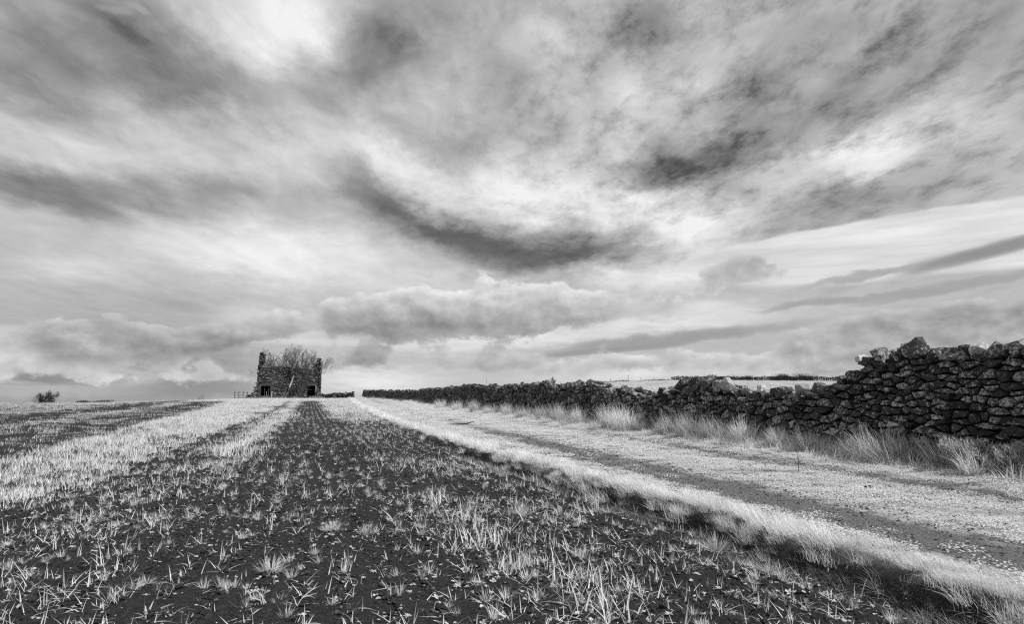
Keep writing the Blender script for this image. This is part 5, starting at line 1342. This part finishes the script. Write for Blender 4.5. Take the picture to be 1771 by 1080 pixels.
for (u, v, kind, sc, lb) in (
    (7.55, 8.75, FAN, 1.15, 'fan of broad pale leaves in front of the wall at the right edge'),
    (8.1, 9.1, DRK, 1.0, 'dark tangled tussock under the tall wall beside the gorse bush'),
    (9.25, 8.95, WID, 1.10, 'widest pale tussock, spreading below the middle of the tall wall'),
    (9.9, 9.05, WID, .85, 'smaller spread tussock just left of the widest one under the tall wall'),
    (8.95, 9.2, DRK, 1.05, 'dark tussock pressed against the tall wall behind the widest pale tussock'),
    (11.2, 9.0, TUS, .75, 'pale tussock below the step where the tall wall breaks down'),
    (12.2, 9.05, TUS, .70, 'small tussock under the low wall just left of the broken step'),
    (13.4, 9.0, TUS, .95, 'upright tussock under the low wall right of the big pale block'),
    (14.6, 9.05, TUS, .95, 'tussock directly below the big pale block'),
    (15.7, 8.95, TUS, 1.15, 'bright leaning tussock below the highest hump of the low wall'),
    (16.8, 9.0, TUS, 1.0, 'tussock left of the bright leaning one under the low wall'),
    (15.2, 9.2, DRK, .9, 'dull tussock tucked behind the bright leaning one under the low wall'),
    (19.3, 8.75, TUS, 1.30, 'tall shaggy tussock in front of the gap between the low and the long wall'),
    (20.6, 8.85, TUS, 1.35, 'largest tussock, at the near end of the long wall'),
    (18.6, 8.9, DRK, 1.0, 'dark tussock right of the tall shaggy one at the wall gap'),
    (24.0, 8.9, TUS, 1.1, 'first tussock beyond the largest one along the long wall'),
    (25.8, 8.8, TUS, 1.2, 'second tussock beyond the largest one along the long wall'),
    (28.5, 8.9, TUS, 1.15, 'third tussock beyond the largest one along the long wall'),
    (31.0, 8.8, WID, 1.2, 'wide tussock a little beyond the third one along the long wall'),
    (34.5, 8.8, TUS, 1.2, 'tussock below the highest part of the long wall, nearer of two'),
    (38.0, 8.7, WID, 1.25, 'tussock below the highest part of the long wall, farther of two'),
    (43.0, 8.7, TUS, 1.3, 'small-looking tussock half way along the long wall'),
    (49.0, 8.7, WID, 1.4, 'distant wide tussock past the middle of the long wall'),
    (57.0, 8.7, WID, 1.5, 'last tussock that stands out before the far end of the long wall')):
    x, y = uv2xy(u, v); x, y = float(x), float(y)
    o = bpy.data.objects.new('grass_tussock', R.choice(kind))
    o.location = (x, y, gz(x, y)); s_ = sc * R.uniform(1.1, 1.22); o.scale = (s_, s_, s_)
    o.rotation_euler = (0, 0, math.pi + TA + R.uniform(-.9, .5))
    link(o); tag(o, lb, 'grass', G_T, kind='thing')

# gorse bush: stems with spiny sprays
def gorse(u, v, h, seed, label):
    rng = random.Random(seed)
    b = uvp(u, v); root = empty('gorse_bush', tuple(b)); tag(root, label, 'bush', kind='thing')
    V, F, LV, LF = [], [], [], []
    for i in range(60):
        az, ln = rng.uniform(0, 6.28), h * rng.uniform(.6, 1.1)
        le = rng.uniform(.1, 1.1)
        d = np.array([math.cos(az) * math.sin(le), math.sin(az) * math.sin(le), math.cos(le)])
        p0 = np.array([rng.gauss(0, .08), rng.gauss(0, .08), 0.0]); p1 = p0 + d * ln * .6; p2 = p1 + (d + np.array([0, 0, .3])) * ln * .4
        tube(V, F, [p0, p1, p2], [.005, .004, .002], 3)
        for k in range(150):
            t = rng.uniform(.25, 1.0)
            p = p0 * (1 - t) + p2 * t + np.array([rng.gauss(0, .025), rng.gauss(0, .025), rng.gauss(0, .025)])
            a2, e2, l2 = rng.uniform(0, 6.28), rng.uniform(-.2, 1.3), rng.uniform(.035, .08)
            q = p + np.array([math.cos(a2) * math.cos(e2), math.sin(a2) * math.cos(e2), math.sin(e2)]) * l2
            s2 = np.array([-math.sin(a2), math.cos(a2), 0]) * .0055
            n = len(LV); LV += [p - s2, p + s2, q]; LF.append((n, n + 1, n + 2))
    mesh_obj('stems', V, F, M_DTWIG, root); tag(mesh_obj('spines', LV, LF, M_GORSE, root), kind='stuff')
gorse(7.85, 9.0, .44, 3, 'pale spiny gorse bush below the tall wall near the right edge')
gorse(7.25, 9.1, .38, 4, 'smaller gorse bush at the very right edge under the wall')

# conspicuous clumps in the near field
CL = [source('grass_clump', *tuft(150, .17, .0052, lean=(.15, 1.35), curl=(.0, .6), rad=.08), M_CROP) for _ in range(2)]
CW = [source('grass_clump', *clump(46, .17, .24, .011, lean=(.1, 1.0), curl=(.0, 1.0)), M_CROP) for _ in range(3)]
CL = [o.data for o in CL]; CW = [o.data for o in CW]
G_C = 'pale grass clumps in the near field'
FIELD_CLUMPS = [(-1.80, 5.10, CL, .9, 'low spreading tuft of fine grass left of centre in the near field'), (0.09, 7.38, CL, 1.15, 'bright domed tuft of fine grass in front of the bank, right of centre'),
    (1.76, 5.84, CL, 1.2, 'bushy pale tuft nearest the dark bank on the right'), (-1.74, 6.56, CL, .8, 'small round tuft in the middle of the bare dark soil'), (-0.89, 8.27, CW, .95, 'rear clump of the tall leafy patch in the centre of the field'),
    (-0.51, 6.99, CW, 1.15, 'broad clump in the middle of the tall leafy patch in the centre'), (-0.28, 5.95, CW, 1.05, 'front clump of the tall leafy patch in the centre of the field'),
    (0.47, 4.80, CW, 1.1, 'arching leafy clump low in the picture right of centre'), (0.56, 4.13, CW, 1.25, 'big leafy clump at the bottom edge right of centre'), (-0.02, 5.19, CW, .8, 'leafy clump between the central patch and the bottom edge'),
    (1.93, 5.10, CL, .8, 'ragged tuft in the shade of the bank at lower right'), (-2.55, 4.41, CW, .45, 'upright seedling clump near the bottom left corner')]
for (x, y, kind, sc, lb) in FIELD_CLUMPS:
    o = bpy.data.objects.new('grass_clump', R.choice(kind)); o.location = (x, y, gz(x, y)); o.scale = (sc,) * 3
    o.rotation_euler = (0, 0, R.uniform(0, 6.28)); link(o); tag(o, lb, 'grass', G_C, kind='thing')

# small things on the track
def on_track(u, v, dz=0.0):
    x, y = uv2xy(u, v); x, y = float(x), float(y); return (x, y, gz(x, y) + dz)
V, F = [], []
tube(V, F, [np.array([0, 0, 0]), np.array([.01, 0, .16]), np.array([-.01, .01, .31])], [.006, .005, .003], 5)
tube(V, F, [np.array([.005, 0, .09]), np.array([-.06, 0, .17])], [.004, .002], 4)
tube(V, F, [np.array([.01, 0, .18]), np.array([.05, .02, .25])], [.003, .002], 4)
tag(mesh_obj('dead_plant', V, F, M_STICK, loc=on_track(8.7, 6.75)), 'thin dead plant stalk standing upright in the middle of the track', 'plant', kind='thing')
V, F = [], []
tube(V, F, [np.array([-.6, 0, .03]), np.array([-.2, .05, .05]), np.array([.25, 0, .06]), np.array([.6, .1, .16])], [.02, .03, .028, .012], 6)
tube(V, F, [np.array([.1, 0, .06]), np.array([.3, -.2, .1])], [.015, .006], 5)
tag(mesh_obj('fallen_branch', V, F, M_STICK, loc=on_track(26.0, 4.6)), 'dark fallen branch lying on the far part of the track', 'branch', kind='thing')
rg = random.Random(9)
v, f = rock_geo(.075, .03, .018, rg, n=14, boxy=.8)
tag(mesh_obj('dark_stone', v, f, M_CORE, loc=on_track(6.9, 6.35, .03)), 'dark flat stone lying on the clover near the right edge of the track', 'stone', kind='thing')
